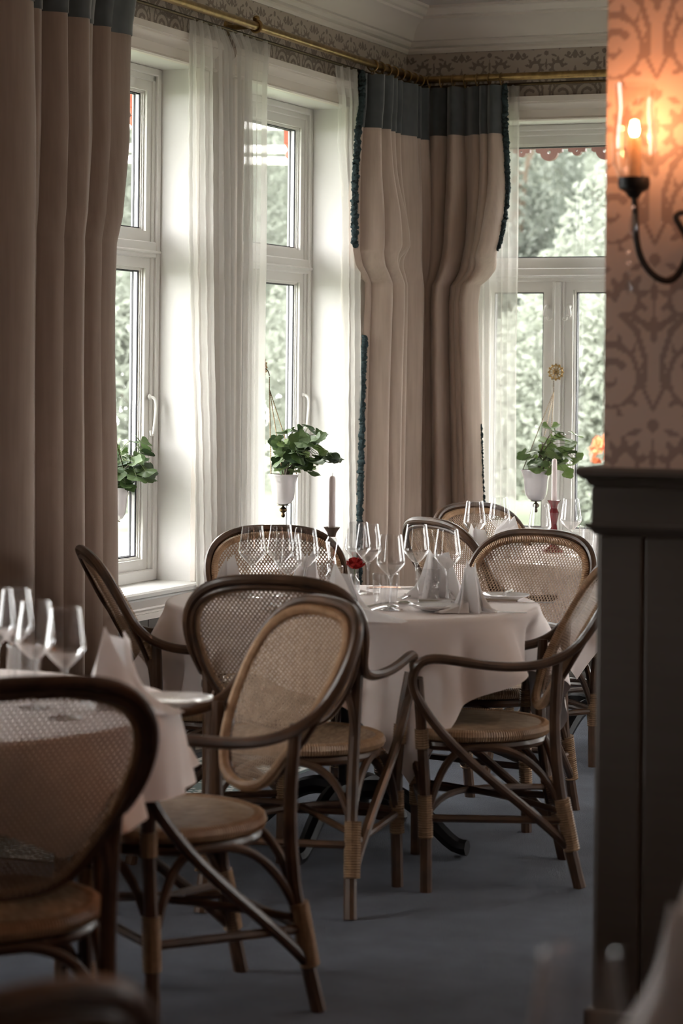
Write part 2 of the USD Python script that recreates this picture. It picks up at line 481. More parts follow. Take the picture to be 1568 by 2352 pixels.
# wainscot boards with grooves and the baseboards
def boards(parent, x0, x1, z0, z1, bw, proud=0.018, y=0.0):
    n = max(1, round((x1 - x0) / bw))
    for i in range(n):
        a, b = x0 + (x1 - x0) * i / n, x0 + (x1 - x0) * (i + 1) / n
        part(parent, "board", box(a + 0.0015, b - 0.0015, y - proud, y, z0, z1, 0.004), MAT["greige_panel"], False)


boards(wl, -3.6, -0.02, 0.12, 0.555, 0.13)
boards(wr, 0.02, 1.35, 0.12, 0.555, 0.13)
bb = [(0, 0), (-0.022, 0), (-0.022, 0.10), (-0.016, 0.112), (-0.012, 0.12), (0, 0.12)]
top("baseboard_left", prism(bb, -LEN_L, lambda y, z: y), MAT["greige_panel"], "dark skirting along the window wall", kind="structure", loc=LW(0), rotz=ANG_L)
top("baseboard_right", prism(bb, lambda y, z: -y, LEN_R), MAT["greige_panel"], "dark skirting along the end wall", kind="structure", loc=RW(0), rotz=ANG_R)

cz = 2.911
co = [(0, cz), (0.010, cz), (0.016, cz + .012), (0.016, cz + .022), (0.030, cz + .030), (0.036, cz + .042), (0.036, cz + .052), (0.050, cz + .056),
      (0.056, cz + .075), (0.068, cz + .098), (0.085, cz + .118), (0.106, cz + .133), (0.128, cz + .141), (0.128, cz + .152), (0.146, cz + .156), (0.156, cz + .168), (0.160, cz + .180),
      (0.175, cz + .184), (0.175, CEIL), (0, CEIL)]
cor = [(-d, z) for d, z in co]
top("trim_1", prism(cor, -LEN_L, lambda y, z: y), MAT["cream_paint"], "moulded plaster cornice along the long window wall", kind="structure", loc=LW(0), rotz=ANG_L, smooth=25)
top("trim_2", prism(cor, lambda y, z: -y, LEN_R), MAT["cream_paint"], "moulded plaster cornice along the end wall", kind="structure", loc=RW(0), rotz=ANG_R, smooth=25)

# ------------------------------------------------------------------ windows
def sash(parent, name, x0, x1, z0, z1, sw=0.05, ya=0.158, handle=None):
    """A glazed sash: stiles and rails, gaskets, spacer, two panes. x right along the wall, y outward."""
    o = shapely.box(x0, z0, x1, z1); i = shapely.box(x0 + sw, z0 + sw, x1 - sw, z1 - sw)

    def ring(outer, inner, y0, y1):
        m = extr(outer.difference(inner), y1 - y0); v = m.vertices
        m.vertices = np.stack([v[:, 0], y0 + v[:, 2], v[:, 1]], 1); m.fix_normals(); return m
    inner = cat_([ring(o, i.buffer(0.010, join_style=2), ya, ya + 0.012), ring(o, i.buffer(0.004, join_style=2), ya + 0.012, ya + 0.018), ring(o, i, ya + 0.018, ya + 0.024)])
    s = part(parent, name, cat_([inner, ring(o, i, ya + 0.050, ya + 0.058)]), MAT["white_paint"], False)
    g1, g2 = i, i.buffer(-0.005, join_style=2)
    part(s, "gasket", cat_([ring(o.buffer(-0.02, join_style=2), g2, ya + 0.024, ya + 0.028), ring(o.buffer(-0.02, join_style=2), g2, ya + 0.044, ya + 0.050)]), MAT["black_rubber"], False)
    part(s, "glazing_spacer", ring(o.buffer(-0.02, join_style=2), i.buffer(-0.002, join_style=2), ya + 0.028, ya + 0.044), MAT["spacer_metal"], False)
    b = i.bounds
    part(s, "pane", (np.array([(b[0], ya + 0.03, b[1]), (b[2], ya + 0.03, b[1]), (b[2], ya + 0.03, b[3]), (b[0], ya + 0.03, b[3])]), np.array([[0, 1, 2], [0, 2, 3]])), MAT["window_glass"], False)
    return s


def hook_handle(parent, x, z, y, L=0.135, flip=1):
    p = spline([(x, y - 0.006, z), (x + 0.004 * flip, y - 0.022, z - 0.008), (x + 0.008 * flip, y - 0.026, z - 0.045), (x - 0.004 * flip, y - 0.026, z - L * 0.75), (x - 0.010 * flip, y - 0.022, z - L), (x - 0.022 * flip, y - 0.022, z - L * 0.97), (x - 0.026 * flip, y - 0.022, z - L * 0.88)], 26)
    m = cat_([tube(p, np.linspace(0.0065, 0.0045, 26), 8), lathe([(0, 0), (0.011, 0), (0.011, 0.005), (0.006, 0.012), (0, 0.012)], 14).apply_transform(trimesh.transformations.translation_matrix([x, y, z]) @ trimesh.transformations.rotation_matrix(math.pi / 2, [1, 0, 0]))])
    return part(parent, "window_hook", m, MAT["white_paint"])


def make_window(name, label, wide, loc, rot, stays):
    w = struct(name, loc, rot, label)
    h = wide / 2
    Wp = MAT["white_paint"]
    # reveal boards
    part(w, "reveal_board", box(-h - 0.016, -h, -0.004, 0.205, SILL, HEAD), Wp, False)
    part(w, "reveal_board", box(h, h + 0.016, -0.004, 0.205, SILL, HEAD), Wp, False)
    part(w, "reveal_board", box(-h - 0.016, h + 0.016, -0.004, 0.205, HEAD, HEAD + 0.016), Wp, False)
    # casings
    hp = [(0, HEAD), (-0.024, HEAD), (-0.030, HEAD + .006), (-0.024, HEAD + .013), (-0.018, HEAD + .016), (-0.018, HEAD + .050), (-0.024, HEAD + .054), (-0.030, HEAD + .060),
          (-0.044, HEAD + .068), (-0.050, HEAD + .076), (-0.050, HEAD + .082), (-0.058, HEAD + .084), (-0.058, HEAD + .108), (0, HEAD + .108)]
    part(w, "head_casing", prism(hp, -h - 0.13, h + 0.13), MAT["cream_paint"], 25)
    for s in (-1, 1):
        a, b = sorted((s * h, s * (h + 0.10)))
        part(w, "side_casing", cat_([box(a, b, -0.018, 0, SILL, HEAD, 0.003), box(s * h - 0.008 if s > 0 else -h - 0.012, s * h + 0.012 if s > 0 else -h + 0.008, -0.026, 0, SILL, HEAD, 0.004),
                                     box(min(s * (h + .078), s * (h + .10)), max(s * (h + .078), s * (h + .10)), -0.028, 0, SILL, HEAD, 0.005)]), MAT["cream_paint"], False)
    # sill board, nosing and apron
    sp = [(0.20, SILL), (-0.052, SILL), (-0.060, SILL - .006), (-0.060, SILL - .018), (-0.053, SILL - .024), (-0.047, SILL - .024), (-0.047, SILL - .031), (0.20, SILL - .031)]
    part(w, "sill", prism(sp, -h - 0.13, h + 0.13), Wp, 25)
    ap = [(0, SILL - .031), (-0.040, SILL - .031), (-0.034, SILL - .045), (-0.026, SILL - .062), (-0.030, SILL - .068), (-0.024, SILL - .076), (-0.024, SILL - .084), (-0.019, SILL - .086), (-0.019, SILL - .108), (0, SILL - .108)]
    part(w, "apron", prism(ap, -h - 0.11, h + 0.11), MAT["cream_paint"], 25)
    # frame
    ya, yb, fw_ = 0.140, 0.205, 0.052
    for s in (-1, 1):
        a, b = sorted((s * h, s * (h - fw_)))
        a2, b2 = sorted((s * h, s * (h - 0.030)))
        part(w, "frame_jamb", cat_([box(a, b, ya + 0.012, yb, SILL, HEAD, 0.003), box(a2, b2, ya, ya + 0.03, SILL, HEAD, 0.004)]), Wp, False)
    part(w, "frame_head", cat_([box(-h, h, ya + 0.012, yb, HEAD - 0.05, HEAD, 0.003), box(-h, h, ya, ya + 0.03, HEAD - 0.028, HEAD, 0.004)]), Wp, False)
    part(w, "frame_sill", cat_([box(-h, h, ya, yb, SILL, SILL + 0.045, 0.004)]), Wp, False)
    part(w, "transom_bar", cat_([box(-h, h, ya + 0.004, yb, 1.868, 1.930, 0.004), box(-h, h, ya - 0.006, ya + 0.02, 1.885, 1.897, 0.004)]), Wp, False)
    part(w, "mullion", cat_([box(-0.030, 0.030, ya + 0.010, yb, SILL + .04, 1.87, 0.003), box(-0.016, 0.016, ya - 0.004, ya + 0.02, SILL + .04, 1.87, 0.006)]), Wp, False)
    sash(w, "top_light", -h + fw_ - .004, h - fw_ + .004, 1.928, HEAD - 0.048)
    sash(w, "casement", -h + fw_ - .004, -0.028, SILL + 0.043, 1.870)
    sash(w, "casement", 0.028, h - fw_ + .004, SILL + 0.043, 1.870)
    if stays:
        hook_handle(w, -0.052, 1.755, 0.158, 0.06, -1); hook_handle(w, 0.052, 1.755, 0.158, 0.06, 1)
        hook_handle(w, -0.052, 1.05, 0.158, 0.06, -1); hook_handle(w, 0.052, 1.05, 0.158, 0.06, 1)
    else:
        hook_handle(w, h - fw_ - 0.008, 1.345, 0.152, 0.145, 1); hook_handle(w, -h + fw_ + 0.008, 1.345, 0.152, 0.145, -1)
    return w


wn = 0
protos = {}
for wall_fn, rot, spans, side in ((LW, ANG_L, WIN_L, "l"), (RW, ANG_R, WIN_R, "r"), (FW, ANG_F, WIN_F, "f")):
    for k, (a, b) in enumerate(spans):
        wn += 1
        lab = [["white casement window between the corner drapes and the sheers", "white casement window just right of the big brown curtain"], ["white window beside the papered partition, stays on both casements"]][side == "r"]
        lab = lab[k] if k < len(lab) and side != "f" else "white casement window, out of view"  # windows out of view stand where their daylight is wanted
        if k == 0 and side != "f":
            w0 = make_window(f"window_{wn}", lab, b - a, wall_fn((a + b) / 2), rot, side == "r")
        if k == 0 and side != "f":
            protos[side] = w0
        else:
            r = thing(f"window_{wn}", lab, None, wall_fn((a + b) / 2), rot, kind="structure")
            r.GetReferences().AddInternalReference(protos["l" if side == "f" else side].GetPath()); r.SetInstanceable(True)

# ------------------------------------------------------------------ the papered partition at the right
PP = at(1391, 500, 5.0)
pt = struct("wall_partition", (PP[0], PP[1], 0), ANG_R, "papered partition end with dark panelled dado and a candle sconce")
PL = 1.7
part(pt, "wall_core", box(0, PL, 0.0, 0.16, 0, CEIL), MAT["wall_paint"], False)
printed(pt, "wallpaper", MAT["damask_peach"], 0.0, PL, 1.25, CEIL, -0.0015, 0.005, lambda x, z: damask(x / 0.30 + 0.15, z / 0.34))
DZ = 1.258
cap = [(0.0, DZ), (-0.040, DZ), (-0.046, DZ - .006), (-0.046, DZ - .016), (-0.038, DZ - .022), (-0.030, DZ - .026), (-0.026, DZ - .034), (-0.020, DZ - .040), (0.0, DZ - .040)]
part(pt, "dado_cap", cat_([prism(cap, lambda y, z: y, PL), box(-0.046, 0.0, 0.0, 0.20, DZ - 0.02, DZ, 0.005), box(-0.026, 0.0, 0.0, 0.18, DZ - 0.04, DZ - 0.02, 0.004)]), MAT["greige_panel"], 25)
part(pt, "dado_rail", box(-0.020, PL, -0.020, 0.18, DZ - .118, DZ - .040, 0.003), MAT["greige_panel"], False)
rl = [(0.0, DZ - .116), (-0.030, DZ - .116), (-0.030, DZ - .122), (-0.020, DZ - .130), (-0.014, DZ - .140), (0.0, DZ - .140)]
part(pt, "dado_moulding", cat_([prism(rl, lambda y, z: y, PL), box(-0.028, 0.0, 0.0, 0.19, DZ - .124, DZ - .116, 0.002)]), MAT["greige_panel"], 25)
for k in range(12):
    a = -0.006 + k * 0.0975
    part(pt, "board", box(a + 0.0015, a + 0.096, -0.014, 0.0, 0.13, DZ - .140, 0.005), MAT["greige_panel"], False)
part(pt, "corner_post", box(-0.012, 0.0, 0.0, 0.174, 0.13, DZ - .118, 0.003), MAT["greige_panel"], False)
part(pt, "plinth", box(-0.024, PL, -0.024, 0.184, 0, 0.14, 0.005), MAT["greige_panel"], False)

# patterned strip of rug along the window wall
rg = thing("border_rug", "grey-green rug strip with white line pattern, on carpet under window sills", "rug", LW(-3.3, -0.30, 0), ANG_L)
part(rg, "rug_pile", box(-0.9, 2.9, -0.26, 0.20, 0.0, 0.006), MAT["rug_print"], False)


def rugfn(x, y):
    a = damask(x / 0.22, y / 0.26)
    e = (np.abs(y + 0.03) > 0.205) & (np.abs(y + 0.03) < 0.222)
    return np.maximum(a * 0.9, e * 1.0)


nx, ny = 320, 42
xs, ys = np.meshgrid(np.linspace(-0.9, 2.9, nx), np.linspace(-0.26, 0.20, ny), indexing="ij")
g = grid(np.stack([xs.ravel(), ys.ravel(), np.full(xs.size, 0.0075)], 1), nx, ny)
g = usdkit.mesh(stage, numbered(str(rg.GetPath()), "woven_pattern"), g, MAT["rug_print"], smooth=False)
UsdGeom.PrimvarsAPI(g).CreatePrimvar("ink", Sdf.ValueTypeNames.FloatArray, "vertex").Set([float(i) for i in rugfn(xs, ys).ravel()])
#--OUTSIDE
# ------------------------------------------------------------------ outside
top("lawn", box(-45, 45, -30, 70, -0.35, -0.12), MAT["lawn"], "pale green lawn outside the windows", kind="structure", loc=(0, 0, 0))


def leaf_cloud(n, center, radii, size, seed):
    r = np.random.default_rng(seed)
    d = r.normal(size=(n, 3)); d /= np.linalg.norm(d, axis=1, keepdims=True)
    rad = 0.55 + 0.45 * r.random((n, 1)) ** 0.5
    lump = 0.75 + 0.5 * meshkit.noise(d * 2.2 + seed * 3.1, seed)[:, None]
    c = np.asarray(center) + d * rad * lump * np.asarray(radii)
    nn = d * 0.6 + r.normal(size=(n, 3)) * 0.7; nn /= np.linalg.norm(nn, axis=1, keepdims=True)
    a = np.cross(nn, r.normal(size=(n, 3))); a /= np.linalg.norm(a, axis=1, keepdims=True); b = np.cross(nn, a)
    s = size * (0.6 + 0.8 * r.random((n, 1)))
    q = np.stack([c - a * s, c - b * s * 0.45 + nn * s * 0.12, c + a * s, c + b * s * 0.45 + nn * s * 0.12], 1).reshape(-1, 3)
    i = np.arange(n)[:, None] * 4
    f = np.vstack([i + [0, 1, 2], i + [0, 2, 3]])
    return q, f


def tree(name, label, X, Y, h, w, m, seed, n=5200, size=0.13, trunk=1.2, cat="tree"):
    t = thing(name, label, cat, (X, Y, -0.12), 0, "garden trees beyond the lawn")
    r = np.random.default_rng(seed)
    part(t, "trunk", cat_([tube(spline([(0, 0, -0.1), (0.05, 0.02, h * 0.3), (-0.04, 0.03, h * 0.6), (0, 0, h * 0.85)], 12), np.linspace(0.05 * w, 0.015 * w, 12), 8)] +
         [rod((0, 0, h * (0.3 + 0.12 * k)), (math.cos(k * 2.4) * w * 0.33, math.sin(k * 2.4) * w * 0.33, h * (0.5 + 0.12 * k)), 0.02 * w, 0.006 * w, 6) for k in range(4)]), MAT["bark"])
    vs, fs, o = [], [], 0
    blobs = [((0, 0, h * 0.55), (w * 0.5, w * 0.5, h * 0.45), 0.5)] + [((r.normal() * w * 0.28, r.normal() * w * 0.25, h * (0.22 + 0.6 * r.random())), (w * 0.3, w * 0.3, h * 0.2), 0.1) for _ in range(5)]
    for k, (c, rad, share) in enumerate(blobs):
        q, f = leaf_cloud(int(n * share), c, rad, size, seed * 10 + k)
        vs.append(q); fs.append(f + o); o += len(q)
    vs = [q * [1, 0.5, 1] for q in vs]
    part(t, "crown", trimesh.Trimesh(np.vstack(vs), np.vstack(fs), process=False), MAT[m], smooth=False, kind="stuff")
    return t


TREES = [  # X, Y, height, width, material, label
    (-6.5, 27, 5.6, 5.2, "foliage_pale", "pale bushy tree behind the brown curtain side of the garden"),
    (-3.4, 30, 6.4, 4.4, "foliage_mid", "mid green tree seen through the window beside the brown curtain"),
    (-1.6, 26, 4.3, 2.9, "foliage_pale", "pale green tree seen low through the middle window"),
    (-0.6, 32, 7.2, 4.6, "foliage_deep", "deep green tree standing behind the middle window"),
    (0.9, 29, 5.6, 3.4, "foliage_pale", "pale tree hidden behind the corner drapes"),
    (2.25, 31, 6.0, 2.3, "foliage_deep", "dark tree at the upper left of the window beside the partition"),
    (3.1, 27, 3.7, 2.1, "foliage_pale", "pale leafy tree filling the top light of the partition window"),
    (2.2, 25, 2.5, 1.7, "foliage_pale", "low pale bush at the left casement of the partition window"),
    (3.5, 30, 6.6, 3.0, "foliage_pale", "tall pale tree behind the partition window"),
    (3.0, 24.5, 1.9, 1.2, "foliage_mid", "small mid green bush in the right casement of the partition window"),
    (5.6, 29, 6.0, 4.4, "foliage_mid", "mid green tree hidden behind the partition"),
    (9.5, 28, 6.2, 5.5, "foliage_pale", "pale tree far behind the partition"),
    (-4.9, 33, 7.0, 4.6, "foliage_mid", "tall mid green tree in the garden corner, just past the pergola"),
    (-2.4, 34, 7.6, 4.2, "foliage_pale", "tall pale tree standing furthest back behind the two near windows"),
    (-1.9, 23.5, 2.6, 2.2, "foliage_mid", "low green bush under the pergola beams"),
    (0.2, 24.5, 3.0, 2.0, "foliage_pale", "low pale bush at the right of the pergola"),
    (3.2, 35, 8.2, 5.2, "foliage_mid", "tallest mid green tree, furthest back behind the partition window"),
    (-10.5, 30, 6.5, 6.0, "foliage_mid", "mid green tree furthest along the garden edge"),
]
set_back = []
for k, (X, Y, h, w, m, lab) in enumerate(TREES):
    Y0 = Y
    while any(abs(X * Y / Y0 - x2) < 0.62 * (w + w2) and abs(Y - y2) < 0.27 * (w + w2) for x2, y2, w2 in set_back):
        Y += 0.25                                                   # each crown has room of its own
    X, h, w = X * Y / Y0, h * Y / Y0, w * (Y / Y0) ** 0.5
    set_back.append((X, Y, w))
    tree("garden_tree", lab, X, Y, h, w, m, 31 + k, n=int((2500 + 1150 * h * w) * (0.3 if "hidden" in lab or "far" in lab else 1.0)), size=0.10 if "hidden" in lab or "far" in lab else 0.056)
fb = thing("flowering_shrub", "orange blossoming shrub low in the window, left of the partition edge", "shrub", (2.42, 22.5, -0.12), 0)
q, f = leaf_cloud(160, (0, 0, 0.84), (0.10, 0.10, 0.15), 0.045, 5)
part(fb, "blossoms", trimesh.Trimesh(q, f, process=False), MAT["orange_bloom"], smooth=False, kind="stuff")
q, f = leaf_cloud(700, (0, 0, 0.45), (0.32, 0.32, 0.42), 0.06, 6)
part(fb, "leaves", trimesh.Trimesh(q, f, process=False), MAT["foliage_mid"], smooth=False, kind="stuff")

# white pergola beams across the garden
pg = thing("garden_pergola", "white timber pergola beams outside beyond the two near windows", "pergola", (-1.6, 16.6, -0.12))
for z in (3.22, 3.06, 2.98):
    part(pg, "beam", box(-2.2, 1.42, -0.03, 0.03, z, z + 0.05, 0.004), MAT["white_paint"], False)
for x in (-2.1, 1.36):
    part(pg, "post", box(x - 0.05, x + 0.05, -0.05, 0.05, 0, 3.3, 0.004), MAT["white_paint"], False)

# carved eaves board and hanging pendants just outside
def eaves(name, label, loc, rot, x0, x1, zb):
    e = thing(name, label, "eaves board", loc, rot)
    poly = shapely.box(x0, zb, x1, zb + 0.30)
    p = 0.280; n = int((x1 - x0) / p)
    holes = []
    for i in range(n):
        c = x0 + (i + 0.5) * p
        poly = poly.union(unary_union([Point(c, zb - 0.013).buffer(0.045), shapely.box(c - 0.066, zb - 0.020, c + 0.066, zb), Point(c + p / 2, zb - 0.014).buffer(0.022), shapely.box(c + p / 2 - 0.043, zb - 0.018, c + p / 2 + 0.043, zb)]))
        for d, g_ in ((0.066, 0.5), (p / 2 - 0.043, 0.5)):
            holes += [Point(c - d, zb - 0.026).buffer(0.011), Point(c + d, zb - 0.026).buffer(0.011)]
        holes += [Point(c, zb - 0.016).buffer(0.009), Point(c + p / 2, zb - 0.012).buffer(0.005)]
    poly = poly.intersection(shapely.box(x0, zb - 1, x1, zb + 1)).difference(unary_union(holes))
    m = extr(poly, 0.025); v = m.vertices; m.vertices = np.stack([v[:, 0], v[:, 2], v[:, 1]], 1); m.fix_normals()
    part(e, "carved_board", m, MAT["red_wood"], False)
    part(e, "soffit", box(x0, x1, -0.32, 0.0, zb + 0.26, zb + 0.30), MAT["red_wood"], False)
    return e


eaves("eaves_board", "red-brown scalloped eaves board outside the partition window's top light", RW(0.0, 0.78), ANG_R, 0.02, 2.4, 2.535)
eaves("eaves_board", "red-brown scalloped eaves board outside the long window wall", LW(0, 0.78), ANG_L, -4.0, -0.10, 2.56)
for k, (px, py, Y, lab) in enumerate([(309, 245, 9.62, "red carved pendant with ball drops outside the window by the brown curtain"), (667, 330, 11.06, "red carved pendant with ball drops outside the middle window")]):
    p = at(px, py, Y)
    t = thing("eaves_pendant", lab, "pendant", (p[0], p[1], 2.40), 0, "carved pendants under the eaves")
    part(t, "pendant_post", cat_([box(-0.030, 0.030, -0.030, 0.030, 0.085, 0.40, 0.004), lathe([(0, 0.055), (0.012, 0.058), (0.026, 0.085), (0, 0.085)], 14)]), MAT["orange_wood"])
    part(t, "drop_ball", ball((0, 0, 0.036), 0.023), MAT["orange_wood"]); part(t, "drop_ball", ball((0, 0, 0.004), 0.012), MAT["orange_wood"])

# ------------------------------------------------------------------ curtain rods, drapes, sheers
ROD_Y, ROD_Z, ROD_R = -0.125, 2.775, 0.017
for nm, loc, rot, x0, x1, br in (("curtain_rod", LW(0), ANG_L, -5.6, -0.10, (-1.93, -3.5, -5.2)), ("curtain_rod", RW(0), ANG_R, 0.10, 2.9, (1.42, 2.8))):
    lab = "round brass curtain rod above the long window wall" if rot == ANG_L else "round brass curtain rod above the end wall window"
    t = thing(nm, lab, "curtain rod", loc + np.array([0, 0, ROD_Z]), rot)
    part(t, "pole", rod((x0, ROD_Y, 0), (x1, ROD_Y, 0), ROD_R, sides=16), MAT["brass"])
    part(t, "sheer_rail", rod((x0, ROD_Y + 0.055, -0.028), (x1, ROD_Y + 0.055, -0.028), 0.007, sides=10), MAT["dark_brass"])
    for b in br:
        ringm = trimesh.creation.torus(ROD_R + 0.004, 0.007, 20, 8); ringm.apply_transform(trimesh.transformations.rotation_matrix(math.pi / 2, [0, 1, 0])); ringm.apply_translation([b, ROD_Y, 0])
        part(t, "bracket", cat_([ringm, rod((b, ROD_Y + ROD_R, 0), (b, -0.004, 0), 0.009, 0.012, 10), ball((b, ROD_Y, ROD_R + 0.012), 0.014), rod((b, -0.01, 0), (b, 0, 0), 0.03, 0.034, 16)]), MAT["brass"])
    if rot == ANG_L:
        part(t, "corner_elbow", ball((x1, ROD_Y, 0), 0.024), MAT["dark_brass"])


def fold(tau, n, seed):
    r = np.random.default_rng(seed)
    ph = r.random(4) * 6.28
    w = tau + 0.040 * np.sin(2 * np.pi * 1.3 * tau + ph[0]) + 0.024 * np.sin(2 * np.pi * 2.9 * tau + ph[1])
    a = 2 * np.pi * n * w + ph[2]
    s = np.sin(a) + 0.22 * np.sin(2 * a + 0.6) + 0.45 * np.sin(2 * np.pi * n * 0.37 * tau + ph[3])
    return s, np.cos(a)


def drape(parent, name, m, xl, xr, zs, n, amp, y0, seed, nu=None, name2=None, m2=None, zsplit=None, over=0.0, sway=0.0, thick=True):
    """A hanging cloth from row to row: xl, xr, amp, y0 are functions of z. Returns the left and right edges."""
    nu = nu or n * 14
    tau = np.linspace(0, 1, nu)
    rows = []
    for z in zs:
        s, c = fold(tau + sway * 0.02 * math.sin(3.1 * z + seed), n, seed)
        A = amp(z) if callable(amp) else amp
        Y = y0(z) if callable(y0) else y0
        taper = np.minimum(1, np.minimum(tau, 1 - tau) * 18)
        s = s * np.minimum(1, 0.15 + np.minimum(tau, 1 - tau) * 14)
        x = xl(z) + (xr(z) - xl(z)) * tau + over * A * c * taper
        fine = 0.003 * (meshkit.noise(np.stack([tau * n * 2.2, np.full(nu, z * 2.4), np.full(nu, seed * 1.7)], 1)) - 0.5) * 2
        y = (Y(tau) if callable(Y) else Y) + A * s + fine
        rows.append(np.stack([x, y, np.full(nu, z)], 1))
    rows = np.array(rows)

    def piece(rs):
        nz = len(rs); g = grid(rs.reshape(-1, 3), nz, nu)
        if not thick:
            return g
        back = rs.copy(); back[..., 1] += 0.004
        g2 = grid(back.reshape(-1, 3), nz, nu); g2.invert()
        return cat_([g, g2])
    if zsplit is None:
        part(parent, name, piece(rows), m, smooth=True)
    else:
        k = int(np.argmin(np.abs(np.asarray(zs) - zsplit)))
        hd = rows[:k + 1].copy(); hd[..., 1] -= 0.004
        part(parent, name2, piece(hd), m2, smooth=True)
        part(parent, name, piece(rows[k:]), m, smooth=True)
    return rows


def interp(pts):
    p = sorted(pts); z = [a for a, _ in p]; v = [b for _, b in p]
    return lambda q: float(np.interp(q, z, v))


def to_wall(px, py, side, y):
    """x along a wall, and height, of a measured picture position on the plane y of that wall's frame."""
    d = at(px, py, 1.0)
    D = np.array([d[0], 1.0]); Dz = d[2] - CAM_H
    U_, V_ = (U, -V) if side == "l" else (V, U)      # along, outward
    Y = (P0 @ V_ + y) / (D @ V_)
    p = D * Y - P0
    return float(p @ U_), CAM_H + Dz * Y


def edge(pts, side, y):
    q = [to_wall(px, py, side, y) for px, py in pts]
    return interp([(z, x) for x, z in q])


def rings(parent, xs):
    for x in xs:
        m = trimesh.creation.torus(0.024, 0.0035, 22, 8); m.apply_transform(trimesh.transformations.rotation_matrix(math.pi / 2, [0, 1, 0])); m.apply_translation([x, ROD_Y, ROD_Z - 0.006])
        eye = trimesh.creation.torus(0.007, 0.002, 10, 6); eye.apply_transform(trimesh.transformations.rotation_matrix(math.pi / 2, [0, 1, 0])); eye.apply_translation([x, ROD_Y, ROD_Z - 0.037])
        part(parent, "curtain_ring", cat_([m, eye]), MAT["brass"])


def fringe(parent, rows, col, side, m, w=0.012, seed=1):
    """Cut fringe sewn down an edge of a drape: a rough braid."""
    p = rows[:, col]; r = np.random.default_rng(seed)
    q = spline(p, 420)
    q = q + np.stack([side * 0.004 + r.normal(0, 0.0028, 420), r.normal(0, 0.003, 420) - 0.004, r.normal(0, 0.001, 420)], 1)
    return part(parent, "fringe_trim", tube(q, w * (0.8 + 0.5 * r.random(420)), 7), m, smooth=True)


ZT = ROD_Z - 0.040
zs_dense = np.r_[np.linspace(ZT, 2.50, 14), np.linspace(2.48, 2.08, 20), np.linspace(2.07, 1.84, 34), np.linspace(1.83, 1.70, 8), np.linspace(1.68, 0.02, 44)]
# big brown curtain nearest the camera, on the long wall
YB = -0.135
c1 = thing("curtain", "floor-length brown linen curtain with dark heading at the left edge of the photo", "curtain", LW(0), ANG_L)
xr1 = edge([(318, 0), (309, 60), (305, 150), (300, 330), (282, 500), (268, 560), (264, 700), (264, 850), (268, 1000), (270, 1250), (272, 1500), (272, 1800)], "l", YB - 0.028)
x_left = to_wall(-95, 600, "l", YB)[0]
rows = drape(c1, "panel", MAT["brown_linen"], lambda z: x_left, xr1, zs_dense, 8, lambda z: 0.066 + 0.020 * max(0, min(1, (2.6 - z) / 0.8)), YB, 12, name2="heading", m2=MAT["teal_heading"], zsplit=2.585, over=0.55)
rings(c1, np.linspace(x_left + 0.05, xr1(ZT) - 0.03, 9))
# corner drapes: one on each wall, gathered at a tie
YC = -0.13
c2 = thing("curtain", "beige corner curtain on the long wall, bunched at mid height, dark fringed left edge", "curtain", LW(0), ANG_L, "beige corner drapes")
xl2 = edge([(828, 165), (826, 240), (818, 300), (811, 390), (808, 480), (808, 575), (815, 608), (826, 628), (836, 650), (836, 700), (832, 800), (827, 950), (823, 1190), (820, 1500)], "l", YC + 0.045)
bul = lambda z: (lambda tau: YC + 0.045 * np.exp(-(tau / 0.06) ** 2) - 0.06 * math.exp(-((z - 2.00) / (0.22 if z > 2.0 else 0.045)) ** 2) * np.exp(-((tau - 0.36) / 0.16) ** 2))
am2 = lambda z: 0.030 + 0.028 * max(0, min(1, (2.55 - z) / 0.4))
rows = drape(c2, "panel", MAT["linen"], xl2, lambda z: -0.115, zs_dense, 7, am2, bul, 23, nu=150, name2="heading", m2=MAT["teal_heading"], zsplit=2.50, over=0.5)
zz = rows[:, 0, 2]
fringe(c2, rows[zz > 1.985], 0, -1, MAT["teal_trim"], 0.013, 3); fringe(c2, rows[zz < 1.62], 0, -1, MAT["teal_trim"], 0.012, 5)
rings(c2, np.linspace(xl2(ZT) + 0.04, -0.16, 8))
c3 = thing("curtain", "beige corner curtain on the end wall, bunched at mid height, dark fringed right edge", "curtain", RW(0), ANG_R, "beige corner drapes")
xr3 = edge([(1160, 185), (1159, 280), (1163, 350), (1167, 440), (1167, 500), (1163, 555), (1152, 590), (1136, 618), (1116, 642), (1098, 656), (1092, 700), (1094, 800), (1100, 950), (1108, 1150), (1112, 1500)], "r", YC)
bul3 = lambda z: (lambda tau: YC - 0.10 * math.exp(-((z - 1.98) / (0.22 if z > 1.98 else 0.045)) ** 2) * np.exp(-((1 - tau) / 0.30) ** 2) - 0.012 * np.exp(-((1 - tau) / 0.3) ** 2))
rows = drape(c3, "panel", MAT["linen"], lambda z: 0.10, xr3, zs_dense, 6, am2, bul3, 41, nu=150, name2="heading", m2=MAT["teal_heading"], zsplit=2.51, over=0.5)
fringe(c3, rows[zz > 2.0], -1, 1, MAT["teal_trim"], 0.012, 4); fringe(c3, rows[zz < 1.22], -1, 1, MAT["teal_trim"], 0.009, 6)
rings(c3, np.linspace(0.16, xr3(ZT) - 0.02, 7))
for nm, c, rw, lab in (("l", c2, LW, 0), ("r", c3, RW, 0)):
    pass

# sheer white net curtains with a scalloped lace border
YS = -0.068
ZS = ROD_Z - 0.03
zsh = np.linspace(ZS, 0.03, 120)


